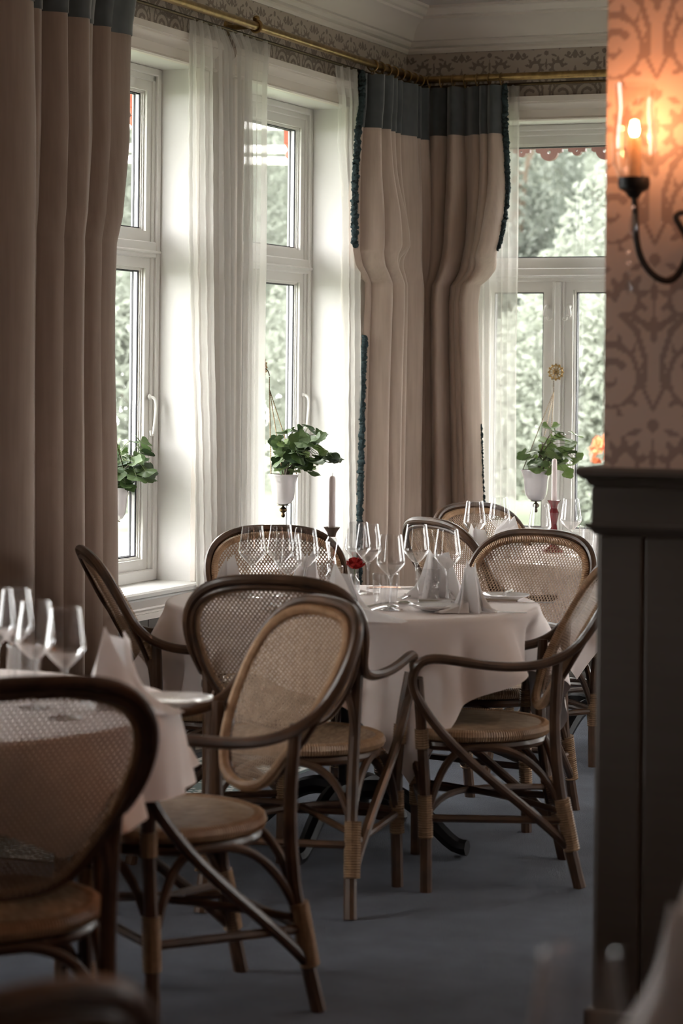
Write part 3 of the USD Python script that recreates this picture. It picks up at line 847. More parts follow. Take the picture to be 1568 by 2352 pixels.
def net(label, side, lpts, rpts, n, seed, amp=0.016, lace_left=False, lace_right=False):
    t = thing("net_curtain", label, "net curtain", LW(0) if side == "l" else RW(0), ANG_L if side == "l" else ANG_R, "white net curtains")
    l, r = edge(lpts, side, YS), edge(rpts, side, YS)
    sc = lambda z: 0.007 * abs(math.sin(z * 26))
    l2 = (lambda z: l(z) + sc(z)) if lace_left else l
    r2 = (lambda z: r(z) - sc(z)) if lace_right else r
    rows = drape(t, "net", MAT["sheer"], l2, r2, zsh, n, lambda z: amp * (0.7 + 0.3 * min(1, (ZS - z) / 0.6)), YS, seed, nu=n * 12, over=0.4, thick=False)
    # border band of denser lace along the scalloped side
    if lace_left or lace_right:
        nn = max(4, rows.shape[1] // 14); b = rows[:, :nn].copy() if lace_left else rows[:, -nn:].copy(); b[..., 1] -= 0.003
        part(t, "lace_border", grid(b.reshape(-1, 3), b.shape[0], nn), MAT["lace"], smooth=True)
    return t


net("sheer white net with scalloped left border, nearest the brown curtain", "l", [(434, 40), (432, 150), (432, 500), (437, 800), (446, 1000), (450, 1250), (450, 1600)], [(512, 55), (538, 120), (541, 400), (541, 800), (540, 1250), (540, 1600)], 6, 51, lace_left=True)
net("sheer white net hanging to the left of the middle window", "l", [(520, 60), (544, 110), (545, 400), (542, 800), (538, 1250), (538, 1600)], [(622, 92), (614, 190), (612, 400), (607, 800), (606, 1000), (606, 1250), (606, 1600)], 5, 62, lace_right=False)
net("sheer white net with wavy border, left of the corner drapes", "l", [(768, 150), (778, 230), (775, 330), (783, 420), (784, 800), (785, 1190), (785, 1600)], [(838, 170), (836, 300), (836, 640), (840, 1190), (840, 1600)], 4, 73, lace_left=True)
net("sheer white net to the right of the corner drapes", "r", [(1070, 200), (1068, 640), (1070, 1150), (1070, 1600)], [(1193, 205), (1192, 330), (1190, 600), (1186, 800), (1185, 1200), (1185, 1600)], 7, 84, lace_right=False)
#--FURNITURE
# ------------------------------------------------------------------ rattan armchair
def mirror(m):
    m = m.copy(); m.vertices = m.vertices * [-1, 1, 1]; m.invert(); return m


HALF = [(0.0, -0.422, 0.905), (0.085, -0.420, 0.902), (0.165, -0.404, 0.882), (0.218, -0.376, 0.835), (0.237, -0.340, 0.77), (0.231, -0.300, 0.705), (0.223, -0.252, 0.660),
        (0.230, -0.180, 0.633), (0.254, -0.085, 0.628), (0.282, 0.015, 0.640), (0.298, 0.105, 0.653), (0.304, 0.158, 0.645), (0.300, 0.182, 0.602), (0.290, 0.160, 0.530), (0.268, 0.060, 0.405), (0.236, -0.085, 0.275), (0.212, -0.215, 0.165), (0.204, -0.262, 0.120)]
RIM = [(0.0, -0.404, 0.884), (0.083, -0.402, 0.880), (0.156, -0.386, 0.861), (0.200, -0.361, 0.822), (0.215, -0.329, 0.766), (0.209, -0.292, 0.700), (0.188, -0.255, 0.630), (0.156, -0.226, 0.568), (0.110, -0.206, 0.515), (0.052, -0.197, 0.494), (0.0, -0.195, 0.489)]
RIM_FULL = np.array(RIM + [(-x, y, z) for x, y, z in RIM[1:-1]][::-1])


def back_y(x, z):
    """Depth of the reclined, slightly dished back surface."""
    y = np.interp(z, [0.46, 0.50, 0.56, 0.63, 0.70, 0.766, 0.822, 0.861, 0.905], [-0.190, -0.203, -0.226, -0.258, -0.296, -0.334, -0.366, -0.390, -0.412])
    return y - 0.020 * (1 - np.clip(np.abs(x) / 0.2, 0, 1) ** 2)


def cane_sheet(pitch=0.0094, w=0.0018):
    """Diagonal strands woven over and under, clipped to the rim: every strand is a ribbon."""
    ring = spline(RIM_FULL, 120, True)
    poly = Polygon(ring[:, [0, 2]]).buffer(-0.002)
    vs, fs, o = [], [], 0
    for sgn in (1, -1):
        dirv = np.array([math.cos(math.radians(52)), sgn * math.sin(math.radians(52))]); nv = np.array([-dirv[1], dirv[0]])
        for k in range(-60, 61):
            c = np.array([0, 0.68]) + nv * k * pitch
            ln = LineString([c - dirv * 0.5, c + dirv * 0.5]).intersection(poly)
            if ln.is_empty or ln.length < 0.006:
                continue
            for g in getattr(ln, "geoms", [ln]):
                a, b = np.array(g.coords[0]), np.array(g.coords[-1])
                n = max(2, int(np.linalg.norm(b - a) / 0.030) + 1)
                t = np.linspace(0, 1, n)[:, None]; p = a + (b - a) * t
                for wing in (w, -w):
                    q = p + nv * wing
                    y = back_y(q[:, 0], q[:, 1]) + sgn * 0.0009
                    vs.append(np.stack([q[:, 0], y, q[:, 1]], 1))
                i = np.arange(n - 1)[:, None] + o
                fs.append(np.vstack([i + [0, 1, n + 1], i + [0, n + 1, n]])); o += 2 * n
    return trimesh.Trimesh(np.vstack(vs), np.vstack(fs), process=False)


def make_chair(label, loc, rotz):
    t = thing("rattan_armchair", label, "chair", loc, rotz, "rattan armchairs of the dining room")
    D, R, B = MAT["rattan_dark"], MAT["rattan_rim"], MAT["binding"]
    full = np.array([(-x, y, z) for x, y, z in HALF[1:]][::-1] + HALF)
    part(t, "arm_frame", tube(spline(full, 150), 0.0138, 10), D)
    rim = spline(RIM_FULL, 90, True)
    part(t, "back_rim", ribbed(rim, 0.0118, 0.0065, 0.0016, 8, True), R)
    part(t, "back_lining", tube(spline(RIM_FULL * [1.04, 1, 1] + [0, -0.014, 0], 80, True), 0.008, 8, True), D)
    part(t, "cane_back", cane_sheet(), MAT["cane"], smooth=False, kind="stuff")
    # seat
    a = np.linspace(0, 2 * np.pi, 49)[:-1]
    sx, sy = 0.228, 0.222
    ringp = np.stack([sx * np.cos(a), sy * np.sin(a) + 0.005, np.full(48, 0.428)], 1)
    part(t, "seat_rim", ribbed(ringp, 0.017, 0.007, 0.0014, 8, True), R)
    part(t, "seat_rail", tube(ringp * [0.97, 0.97, 1] + [0, 0, -0.030], 0.014, 8, True), D)
    rr = np.linspace(0, 1, 9)
    v = np.array([(r * sx * 0.99 * math.cos(q), r * sy * 0.99 * math.sin(q) + 0.005, 0.447 - 0.012 * (1 - r * r) * 0.6 - 0.006 * r ** 6) for r in rr for q in a])
    sm = grid(v, 9, 48, wrap=True); sm2 = sm.copy(); sm2.vertices[:, 2] -= 0.02; sm2.invert()
    part(t, "seat_weave", cat_([sm, sm2]), MAT["cane_seat"], smooth=True)
    # legs
    for s in (-1, 1):
        fl_ = spline([(s * 0.292, 0.168, 0.60), (s * 0.270, 0.155, 0.45), (s * 0.262, 0.142, 0.25), (s * 0.268, 0.138, 0.0)], 16)
        part(t, "leg", tube(fl_, np.linspace(0.0150, 0.0175, 16), 9), D)
        rl_ = spline([(s * 0.206, -0.232, 0.655), (s * 0.196, -0.225, 0.45), (s * 0.194, -0.250, 0.22), (s * 0.202, -0.300, 0.0)], 16)
        part(t, "leg", tube(rl_, np.linspace(0.0150, 0.0185, 16), 9), D)
        part(t, "back_stay", tube(spline([(s * 0.176, -0.245, 0.60), (s * 0.190, -0.238, 0.54), (s * 0.195, -0.228, 0.46)], 8), 0.010, 7), D)
        # bindings
        part(t, "leg_binding", ribbed([(s * 0.262, 0.143, 0.27), (s * 0.263, 0.141, 0.21), (s * 0.265, 0.140, 0.15)], 0.0205, 0.0065, 0.0014, 9), B)
        part(t, "leg_binding", ribbed([(s * 0.199, -0.247, 0.25), (s * 0.200, -0.262, 0.18), (s * 0.202, -0.277, 0.105)], 0.0225, 0.0065, 0.0014, 9), B)
        part(t, "seat_binding", ribbed([(s * 0.270, 0.155, 0.455), (s * 0.267, 0.152, 0.40)], 0.0195, 0.0065, 0.0012, 9), B)
        # side arch and side stretcher
        part(t, "side_arch", tube(spline([(s * 0.262, 0.135, 0.215), (s * 0.250, 0.105, 0.31), (s * 0.232, 0.05, 0.385), (s * 0.220, -0.03, 0.398), (s * 0.208, -0.12, 0.375), (s * 0.197, -0.205, 0.30), (s * 0.197, -0.245, 0.225)], 26), 0.0110, 8), D)
        part(t, "stretcher", rod((s * 0.262, 0.141, 0.205), (s * 0.198, -0.262, 0.190), 0.0110), D)
        part(t, "cross_brace", tube(spline([(s * 0.205, -0.250, 0.215), (s * 0.08, -0.10, 0.235), (0, 0.0 + 0.012 * s, 0.24), (-s * 0.13, 0.09, 0.235), (-s * 0.258, 0.136, 0.215)], 16), 0.0095, 7), D)
    part(t, "front_arch", tube(spline([(-0.258, 0.142, 0.235), (-0.20, 0.165, 0.34), (-0.11, 0.192, 0.392), (0, 0.203, 0.402), (0.11, 0.192, 0.392), (0.20, 0.165, 0.34), (0.258, 0.142, 0.235)], 26), 0.0110, 8), D)
    part(t, "rear_arch", tube(spline([(-0.196, -0.246, 0.235), (-0.15, -0.228, 0.34), (-0.08, -0.215, 0.39), (0, -0.213, 0.40), (0.08, -0.215, 0.39), (0.15, -0.228, 0.34), (0.196, -0.246, 0.235)], 26), 0.0110, 8), D)
    part(t, "stretcher", rod((-0.198, -0.262, 0.19), (0.198, -0.262, 0.19), 0.0105), D)
    part(t, "stretcher", rod((-0.262, 0.141, 0.205), (0.262, 0.141, 0.205), 0.0105), D)
    return t


def chair_pose(px, py, f, z=0.915):
    """Origin and turn of a chair whose back top centre shows at (px, py) and which faces f."""
    p = on_plane(px, py, z); f = np.asarray(f, float) / np.linalg.norm(f)
    o = p[:2] + 0.422 * f
    return (o[0], o[1], 0.0), math.degrees(math.atan2(-f[0], f[1]))


CHAIRS = [
    ("dark rattan armchair with its back squarely to the viewer, near side of the middle table", (620, 1322), (0.16, 0.99)),
    ("rattan armchair facing the viewer beyond the middle table, against the white net", (626, 1207), (0.20, -0.98)),
    ("rattan armchair with pale lit cane turned left, just in front of the dark square-on chair", (756, 1372), (-0.88, -0.47)),
    ("rattan armchair in profile facing left, its back half hidden by the dark partition", (1416, 1282), (-1.0, -0.02)),
    ("dark blurred rattan armchair seen from behind at the lower left corner table", (82, 1555), (-0.38, 0.92)),
    ("rattan armchair in profile at the brown curtain, facing right to the middle table", (190, 1256), (0.97, 0.24)),
    ("rattan armchair facing left with broad pale cane back, between middle and far table", (1245, 1217), (-0.56, -0.83)),
    ("dark rattan armchair seen from behind, below the corner drapes, at the far table", (984, 1190), (0.85, 0.53)),
    ("tan rattan armchair furthest back, against the lower right of the corner drapes", (1078, 1155), (0.60, -0.80)),
]
ch0 = None
for k, (lab, (px, py), f) in enumerate(CHAIRS):
    loc, rz = chair_pose(px, py, f)
    if ch0 is None:
        ch0 = make_chair(lab, loc, rz)
    else:
        dup(ch0, loc, rz, lab)
loc, rz = chair_pose(-30, 2285, (-0.7, 0.7))
dup(ch0, loc, rz, "very blurred dark rattan chair top in the bottom left corner, nearest to the viewer")

# ------------------------------------------------------------------ tables and cloths
TZ = 0.742


def make_table(label, loc, rotz, r):
    t = thing("pedestal_table", label, "table", loc, rotz, "round pedestal tables")
    part(t, "tabletop", lathe([(0, TZ - 0.028), (r - 0.01, TZ - 0.028), (r, TZ - 0.022), (r, TZ - 0.006), (r - 0.006, TZ), (0, TZ)], 64), MAT["dark_wood"])
    part(t, "column", lathe([(0, 0.10), (0.055, 0.10), (0.060, 0.16), (0.040, 0.20), (0.034, 0.40), (0.040, 0.62), (0.07, 0.68), (0.16, TZ - 0.029), (0, TZ - 0.029)], 24), MAT["black_iron"])
    for k in range(4):
        a = math.radians(45 + 90 * k); c, s = math.cos(a), math.sin(a)
        p = spline([(0.035 * c, 0.035 * s, 0.17), (0.13 * c, 0.13 * s, 0.175), (0.25 * c, 0.25 * s, 0.11), (0.35 * c, 0.35 * s, 0.030), (0.385 * c, 0.385 * s, 0.026)], 14)
        m = tube(p, np.linspace(0.030, 0.024, 14), 8); 
        part(t, "foot", m, MAT["black_iron"])
    return t


def cloth_mesh(r, half, seed, shorten=0.0, n=150):
    """A square cloth over a round table: flat on top, falling in folds, its corners hanging lowest."""
    a = np.linspace(-half, half, n); A, Bq = np.meshgrid(a, a, indexing="ij")
    # finer rows near the rim
    rho = np.hypot(A, Bq); phi = np.arctan2(Bq, A)
    corner_ = np.abs(np.sin(2 * phi))
    L = np.maximum(0, rho - r) * (1 - shorten * corner_ ** 2)
    rs = np.random.default_rng(seed); ph = rs.random(5) * 6.28
    tri = lambda q: 2 / np.pi * np.arcsin(np.sin(q) * 0.985)
    wav = 0.75 * tri(6 * phi + ph[0]) + 0.6 * tri(11 * phi + ph[1] + 0.7 * np.sin(2 * phi)) + 0.2 * np.sin(19 * phi + ph[2])
    rim = 0.014
    s = np.minimum(L, rim * 1.57) / rim
    rr = np.where(L > 0, r + rim * np.sin(s), rho); drop = np.where(L > 0, rim * (1 - np.cos(s)), 0)
    Lh = np.maximum(0, L - rim * 1.57)
    flare = 0.16 - 0.02 * corner_ ** 4
    rr = rr + Lh * flare + np.minimum(Lh, 0.16) * wav * 0.55 * np.minimum(1, Lh / 0.05 + 0.3)
    drop = drop + Lh * np.sqrt(np.maximum(0.2, 1 - (flare + 0.06) ** 2))
    fine = 0.0012 * np.sin(55 * A + 2) * (L <= 0)
    v = np.stack([rr * np.cos(phi), rr * np.sin(phi), TZ + 0.004 - drop], -1)
    v[..., 2] += np.where(L <= 0, 0.0022 * (np.exp(-(A / 0.012) ** 2) + np.exp(-(Bq / 0.012) ** 2)), 0)   # ironed creases
    v[..., 2] += 0.0006 * meshkit.noise(np.stack([A * 9, Bq * 9, 0 * A + seed], -1))
    g = grid(v.reshape(-1, 3), n, n); g2 = g.copy(); nrm = g.vertex_normals
    up = 1 if nrm[n * n // 2 + n // 2][2] > 0 else -1
    g2.vertices = g.vertices - nrm * up * 0.0018; g2.invert()
    return cat_([g, g2])


T1, T2, T3 = np.array([0.042, 7.40]), np.array([-0.95, 5.06]), np.array([1.02, 9.36])
TN = np.array([0.80, 2.05])
RT = 0.555
make_table("round pedestal table with black iron foot under the middle white cloth", (*T1, 0), 20, RT)
make_table("round pedestal table under the white cloth at the lower left", (*T2, 0), 35, 0.60)
make_table("round pedestal table under the farthest white cloth, below the end window", (*T3, 0), 10, 0.56)
make_table("round pedestal table almost outside the bottom right corner", (*TN, 0), 10, 0.55)
for c, half, rot, seed, lab in ((T1, 0.73, 60, 3, "white cloth with hanging corner on the middle round table, in full view"),
                                (T2, 0.79, 85, 8, "blurred white cloth on the lower left table, behind the blurred dark chair"),
                                (T3, 0.70, 30, 5, "white cloth on the farthest table, mostly hidden behind chairs and partition"),
                                (TN, 0.68, 20, 6, "white cloth on the nearest table, just beyond the bottom right corner")):
    rad = RT if c is T1 else 0.60 if c is T2 else 0.56 if c is T3 else 0.55
    top("tablecloth", cloth_mesh(rad + 0.004, half, seed, 0.55 if c is T2 else 0.0), MAT["tablecloth"], lab, "tablecloth", "white tablecloths", loc=(*c, 0), rotz=rot, smooth=True)
TOP = TZ + 0.0065

# ------------------------------------------------------------------ glasses
def make_wine(label, loc, group):
    t = thing("wine_glass", label, "wine glass", loc, 0, group)
    low = [(0.0, 0.1000), (0.008, 0.1010), (0.016, 0.1065), (0.030, 0.1205), (0.038, 0.1300), (0.0412, 0.1355)]
    bowl = [(0.0412, 0.1355), (0.0424, 0.140), (0.0422, 0.146), (0.0408, 0.156), (0.0365, 0.185), (0.0335, 0.205), (0.0318, 0.2195), (0.0311, 0.2208), (0.0304, 0.2195)]
    part(t, "bowl", lathe(bowl, 40), MAT["wine_glass"])
    part(t, "bowl_base", lathe(low, 40), MAT["glass_base"], True)
    part(t, "stem", lathe([(0, 0.008), (0.0055, 0.010), (0.0036, 0.03), (0.0033, 0.07), (0.0045, 0.092), (0.008, 0.0985), (0.0, 0.102)], 16), MAT["stem_glass"])
    part(t, "foot", lathe([(0, 0), (0.036, 0.0), (0.0365, 0.0015), (0.02, 0.0035), (0.006, 0.008), (0, 0.0085)], 36), MAT["stem_glass"])
    return t


def make_tumbler(label, loc, group):
    t = thing("water_tumbler", label, "tumbler", loc, 0, group)
    part(t, "glass_wall", lathe([(0.0, 0.0), (0.031, 0.0), (0.034, 0.004), (0.0375, 0.050), (0.039, 0.0955), (0.0383, 0.0970), (0.0375, 0.0955)], 36), MAT["stem_glass"])
    return t


GLASSES = [  # px, rim py, label
    (580, 1208, "leftmost wine glass on the middle table, before the facing chair's cane back"),
    (645, 1206, "tall wine glass in front of the far facing chair, middle of its trio"),
    (662, 1226, "wine glass standing nearest in the trio before the far facing chair"),
    (702, 1213, "wine glass between that trio and the candlestick on the middle table"),
    (822, 1200, "wine glass just right of the middle table's candle, behind the red flower"),
    (846, 1204, "wine glass overlapping its twin behind the red flower"),
    (898, 1229, "wine glass at the centre of the middle table, before the dark chair back"),
    (957, 1205, "wine glass at the left of the bright napkin fan on the middle table"),
    (1028, 1216, "wine glass rising behind the bright napkin fan on the middle table"),
    (1090, 1151, "wine glass on the far table before the furthest tan chair"),
    (1147, 1143, "wine glass on the far table, left of the hanging pot"),
    (1240, 1158, "wine glass on the far table under the white hanging pot"),
    (1311, 1146, "wine glass on the far table, just right of its candlestick"),
    (150, 1397, "large blurred wine glass beside the napkin on the lower left table"),
    (82, 1381, "blurred wine glass behind the tumbler on the lower left table"),
    (36, 1353, "blurred wine glass further back on the lower left table"),
    (-4, 1352, "blurred wine glass cut by the photo's left edge"),
]
wg = None
for px, py, lab in GLASSES:
    p = on_plane(px, py, TOP + 0.220)
    g = "wine glasses on the " + ("lower left table" if px < 300 else "far table" if py < 1200 and px > 1050 else "middle table")
    if wg is None:
        wg = make_wine(lab, (p[0], p[1], TOP), g)
    else:
        dup(wg, (p[0], p[1], TOP), 0, lab, g)
for px, py, lab in ((1330, 2190, "very blurred wine glass in the bottom right corner beside the pink-white napkin"),):
    p = on_plane(px, py, TOP + 0.220)
    dup(wg, (p[0], p[1], TOP), 0, lab, "wine glasses on the nearest table")
TUMB = [(56, 1482, "blurred water tumbler on the lower left table"), (985, 1305, "water tumbler in front of the bright napkin fan"), (885, 1318, "water tumbler at the middle table's centre"),
        (1352, 1208, "water tumbler on the far table beside the dark partition"), (760, 1300, "water tumbler left of the red flower on the middle table")]
wt = None
for px, py, lab in TUMB:
    p = on_plane(px, py, TOP + 0.0965)
    if wt is None:
        wt = make_tumbler(lab, (p[0], p[1], TOP), "water tumblers")
    else:
        dup(wt, (p[0], p[1], TOP), 0, lab)

# ------------------------------------------------------------------ folded napkins
def napkin_mesh(h, w, lean, seed, points=3):
    """A starched napkin folded to stand: zigzag pleated leaves with pointed tops that lean together, and a tail lying on the cloth."""
    r = np.random.default_rng(seed); out = []
    for layer in range(2):
        n = max(1, points - 1) + layer
        kx = np.linspace(-1, 1, 2 * n + 1)
        plan = np.stack([kx * w * (0.95 - 0.22 * layer), np.where(np.arange(2 * n + 1) % 2, -1, 1) * w * (0.30 + 0.10 * r.random(2 * n + 1)) * (1 - 0.35 * np.abs(kx)) + (layer - 0.5) * 0.30 * w], 1)
        hk = h * (0.80 + 0.2 * r.random(2 * n + 1)) * np.where(np.arange(2 * n + 1) % 2, 1.0, 0.70) * (1 - 0.55 * np.abs(kx) ** 1.6) * (1.0, 0.92, 0.74)[layer]
        hk *= h * (1.0, 0.94, 0.78)[layer] / hk.max()
        hk[[0, -1]] = h * 0.10
        t = np.linspace(0, 2 * n, 8 * n * 2 + 1)
        f_ = lambda a: np.interp(t, np.arange(2 * n + 1), a)
        px_, py_, hz = f_(plan[:, 0]), f_(plan[:, 1]), f_(hk)
        rows = []
        for q in np.linspace(0, 1, 8):
            k = 1 - 0.46 * q ** 1.3 + 0.03 * math.sin(6 * q)
            rows.append(np.stack([px_ * k + lean * q, py_ * (k + 0.1 * q) + 0.012 * math.sin(3 * q) * (layer - 1), hz * q], 1))
        g = grid(np.array(rows).reshape(-1, 3), 8, len(t)); nrm = g.vertex_normals
        g2 = g.copy(); g2.vertices = g.vertices - nrm * 0.0012; g2.invert()
        out += [g, g2]
    tail = trimesh.convex.convex_hull(np.array([(w * .30, -w * .44, 0.001), (w * 1.35, -w * .30, 0.001), (w * 1.30, w * .16, 0.001), (w * .30, w * .36, 0.001), (w * .25, -w * .2, h * .24), (w * .25, w * .16, h * .20), (w * 1.25, -w * .2, 0.007), (w * 1.2, w * .08, 0.007)]))
    return cat_(out + [tail])


NAPS = [  # px, top py, height, width, lean, rot, points, label
    (517, 1275, 0.13, 0.075, 0.00, 40, 3, "white napkin peak at the left of the middle table, before the far chair's cane"),
    (690, 1262, 0.14, 0.085, 0.02, 10, 3, "white folded napkin behind the trio of glasses on the middle table"),
    (806, 1292, 0.165, 0.13, -0.03, -25, 2, "large shaded napkin fan right behind the near dark chair"),
    (1000, 1262, 0.155, 0.125, 0.00, 15, 3, "bright white napkin fan under the two glasses at the middle table's centre right"),
    (1088, 1288, 0.155, 0.085, 0.01, 200, 2, "tan-shaded standing napkin at the right end of the middle table"),
    (1090, 1203, 0.15, 0.11, 0.0, 20, 3, "white napkin on the far table, left one beside the dark chair"),
    (1160, 1188, 0.155, 0.12, 0.01, 100, 4, "white napkin on the far table below the window's net curtain"),
    (1388, 1224, 0.12, 0.08, 0.0, 200, 3, "white napkin on the far table cut by the dark partition"),
    (272, 1440, 0.17, 0.125, 0.0, -35, 2, "blurred white napkin standing on the lower left table"),
    (1640, 2040, 0.21, 0.20, 0.00, 190, 2, "blurred pinkish napkin in the bottom right corner of the photo"),
]
for k, (px, py, h, w, lean, rot, pts, lab) in enumerate(NAPS):
    p = on_plane(px, py, TOP + h * 0.97)
    top("folded_napkin", napkin_mesh(h, w, lean, 11 + k, pts), MAT["napkin"], lab, "napkin", "folded white napkins", loc=(p[0], p[1], TOP), rotz=rot, smooth=25)

# ------------------------------------------------------------------ plates, cutlery
def make_plate(label, px, py, r, group=None, lift=0.0):
    p = on_plane(px, py, TOP + 0.012 + lift)
    t = thing("side_plate", label, "plate", (p[0], p[1], TOP + lift), 0, "white plates")
    part(t, "dish", lathe([(0, 0.0), (r * .55, 0.0), (r * .6, 0.003), (r * .75, 0.006), (r, 0.014), (r * 1.0, 0.0165), (r * .74, 0.0095), (r * .6, 0.006), (0, 0.005)], 56), MAT["porcelain"])
    part(t, "rim_line", lathe([(r * .985, 0.0135), (r * 1.003, 0.0140), (r * 1.003, 0.0172), (r * .985, 0.0168)], 56), MAT["porcelain"])
    return t


PLATES = [(1003, 1392, 0.085, "white side plate at the near edge of the middle table"), (1160, 1368, 0.075, "white side plate at the right edge of the middle table"),
          (395, 1606, 0.085, "blurred white plate at the right edge of the lower left table"), (1392, 1282, 0.11, "white plate on the far table beside the dark partition"), (700, 1392, 0.11, "white plate behind the near chairs on the middle table")]
for px, py, r, lab in PLATES:
    make_plate(lab, px, py, r)


def flat_solid(poly, h, bend=None):
    m = extr(poly, h)
    return m


def make_knife(label, loc, rot):
    t = thing("table_knife", label, "knife", loc, rot, "table knives")
    bl = Polygon([(0.0, -0.006), (0.10, -0.009), (0.118, -0.002), (0.116, 0.004), (0.0, 0.005)])
    part(t, "blade", extr(bl, 0.0018), MAT["steel"], False)
    part(t, "handle", tube(spline([(0.004, 0, 0.004), (-0.04, 0, 0.0045), (-0.10, 0, 0.005)], 10), np.interp(np.linspace(0, 1, 10), [0, .5, 1], [0.004, 0.0048, 0.006]), 8), MAT["steel"])
    return t


def make_spoon(label, loc, rot):
    t = thing("table_spoon", label, "spoon", loc, rot, "table spoons")
    b = ball((0.06, 0, 0.006), 1.0, 2, (1, 1, 1)); b.vertices = (b.vertices - [0.06, 0, 0.006]) * [0.030, 0.019, 0.006] + [0.06, 0, 0.007]
    part(t, "spoon_bowl", b, MAT["steel"])
    part(t, "handle", tube(spline([(0.034, 0, 0.007), (0.0, 0, 0.010), (-0.06, 0, 0.008), (-0.11, 0, 0.004)], 14), np.linspace(0.0026, 0.0042, 14), 8), MAT["steel"])
    return t


def make_fork(label, loc, rot):
    t = thing("table_fork", label, "fork", loc, rot, "table forks")
    body = Polygon([(0.0, -0.004), (0.030, -0.011), (0.045, -0.011), (0.045, 0.011), (0.030, 0.011), (0.0, 0.004)])
    part(t, "fork_head", extr(unary_union([body] + [shapely.box(0.04, y - 0.0015, 0.085, y + 0.0015) for y in (-0.009, -0.003, 0.003, 0.009)]), 0.002), MAT["steel"], False)
    part(t, "handle", tube(spline([(0.006, 0, 0.003), (-0.05, 0, 0.0055), (-0.11, 0, 0.004)], 10), np.linspace(0.0026, 0.0042, 10), 8), MAT["steel"])
    return t


CUT = [("knife", 1035, 1384, 12, 0.0, "table knife lying across the near side plate of the middle table"), ("knife", 1118, 1405, -12, 0, "table knife on the cloth right of the near side plate"),
       ("spoon", 878, 1402, 62, 0, "spoon at the near edge of the middle table, left one of two"), ("spoon", 897, 1392, 48, 0, "spoon at the near edge of the middle table, right one of two"),
       ("fork", 915, 1352, 20, 0, "fork at the centre of the middle table"), ("spoon", 948, 1374, 70, 0, "dessert spoon just left of the tumbler on the middle table"),
       ("knife", 1185, 1383, -4, 0, "table knife below the right-hand side plate on the middle table"), ("knife", 1165, 1362, 80, 1, "butter knife resting on the right-hand side plate")]
first = {}
for kind, px, py, rot, lift, lab in CUT:
    z = 0.017 if "across" in lab or "resting" in lab else 0.0
    p = on_plane(px, py, TOP + z)
    loc = (p[0], p[1], TOP + z)
    if kind not in first:
        first[kind] = {"knife": make_knife, "spoon": make_spoon, "fork": make_fork}[kind](lab, loc, rot)
    else:
        dup(first[kind], loc, rot, lab)

# ------------------------------------------------------------------ candles and sticks, flower
for px, py, g, lab in ((762, 1209, "wine", "middle table, left of the red flower"), (1272, 1148, "red", "far table, before the hanging pot")):
    p = on_plane(px, py, TOP + 0.205)
    t = thing("candlestick", f"cut glass candlestick on the {lab}", "candlestick", (p[0], p[1], TOP), 0, "glass candlesticks")
    mt = MAT["cut_glass_red"] if g == "red" else MAT["stem_glass"]
    part(t, "base", lathe([(0, 0), (0.042, 0), (0.043, 0.006), (0.030, 0.014), (0.014, 0.026), (0, 0.026)], 12), mt, False)
    part(t, "shaft", lathe([(0, 0.026), (0.013, 0.026), (0.020, 0.045), (0.011, 0.060), (0.015, 0.085), (0.011, 0.11), (0.016, 0.135), (0.020, 0.155), (0.012, 0.172), (0, 0.172)], 10), mt, False)
    part(t, "drip_cup", lathe([(0, 0.172), (0.012, 0.172), (0.015, 0.185), (0.024, 0.198), (0.027, 0.203), (0.012, 0.200), (0, 0.196)], 20), mt if g == "red" else MAT["rattan_dark"])
    c = thing("taper_candle", "pale unlit taper candle in the " + ("dark red stick on the far table" if g == "red" else "clear stick on the middle table"), "candle", (p[0], p[1], TOP + 0.199), 0, "taper candles")
    part(c, "wax", lathe([(0, 0), (0.0112, 0), (0.0105, 0.155), (0.008, 0.165), (0, 0.168)], 20), MAT["candle_wax"])
    part(c, "wick", rod((0, 0, 0.166), (0.001, 0, 0.178), 0.0009, sides=5), MAT["wick"])
fp = on_plane(812, 1284, TOP + 0.105)
t = thing("bud_vase", "small clear bud vase under the red flower on the middle table", "vase", (fp[0], fp[1], TOP))
part(t, "vase_body", lathe([(0, 0), (0.018, 0), (0.021, 0.01), (0.020, 0.035), (0.009, 0.050), (0.011, 0.058), (0.010, 0.058), (0.008, 0.05), (0.0185, 0.034), (0.019, 0.01), (0, 0.006)], 24), MAT["stem_glass"])
t = thing("red_flower", "red carnation-like flower in the bud vase on the middle table", "flower", (fp[0], fp[1], TOP + 0.01))
part(t, "stem", rod((0, 0, 0.0), (0.004, 0, 0.065), 0.0016, sides=6), MAT["stem_green"])
r = np.random.default_rng(4)
for k in range(16):
    a, el = k * 2.4, 0.25 + 1.1 * (k / 16)
    d = np.array([math.cos(a) * math.cos(el), math.sin(a) * math.cos(el), math.sin(el)])
    nu_ = 5; pts = []
    side = np.cross(d, [0, 0, 1]); side /= np.linalg.norm(side)
    for i in range(5):
        for j in range(5):
            u_, v_ = i / 4, j / 4 - 0.5
            ww = 0.020 * math.sin(math.pi * (0.15 + 0.75 * u_))
            pts.append(np.array([0.004, 0, 0.066]) + d * 0.034 * u_ + side * ww * v_ * 2 + np.cross(side, d) * (0.006 * u_ * u_ + 0.003 * math.sin(9 * v_ + k)))
    g = grid(np.array(pts), 5, 5); g2 = g.copy(); g2.vertices = g2.vertices + d * 0.0005; g2.invert()
    part(t, "petal", cat_([g, g2]), MAT["petal_red"], True)
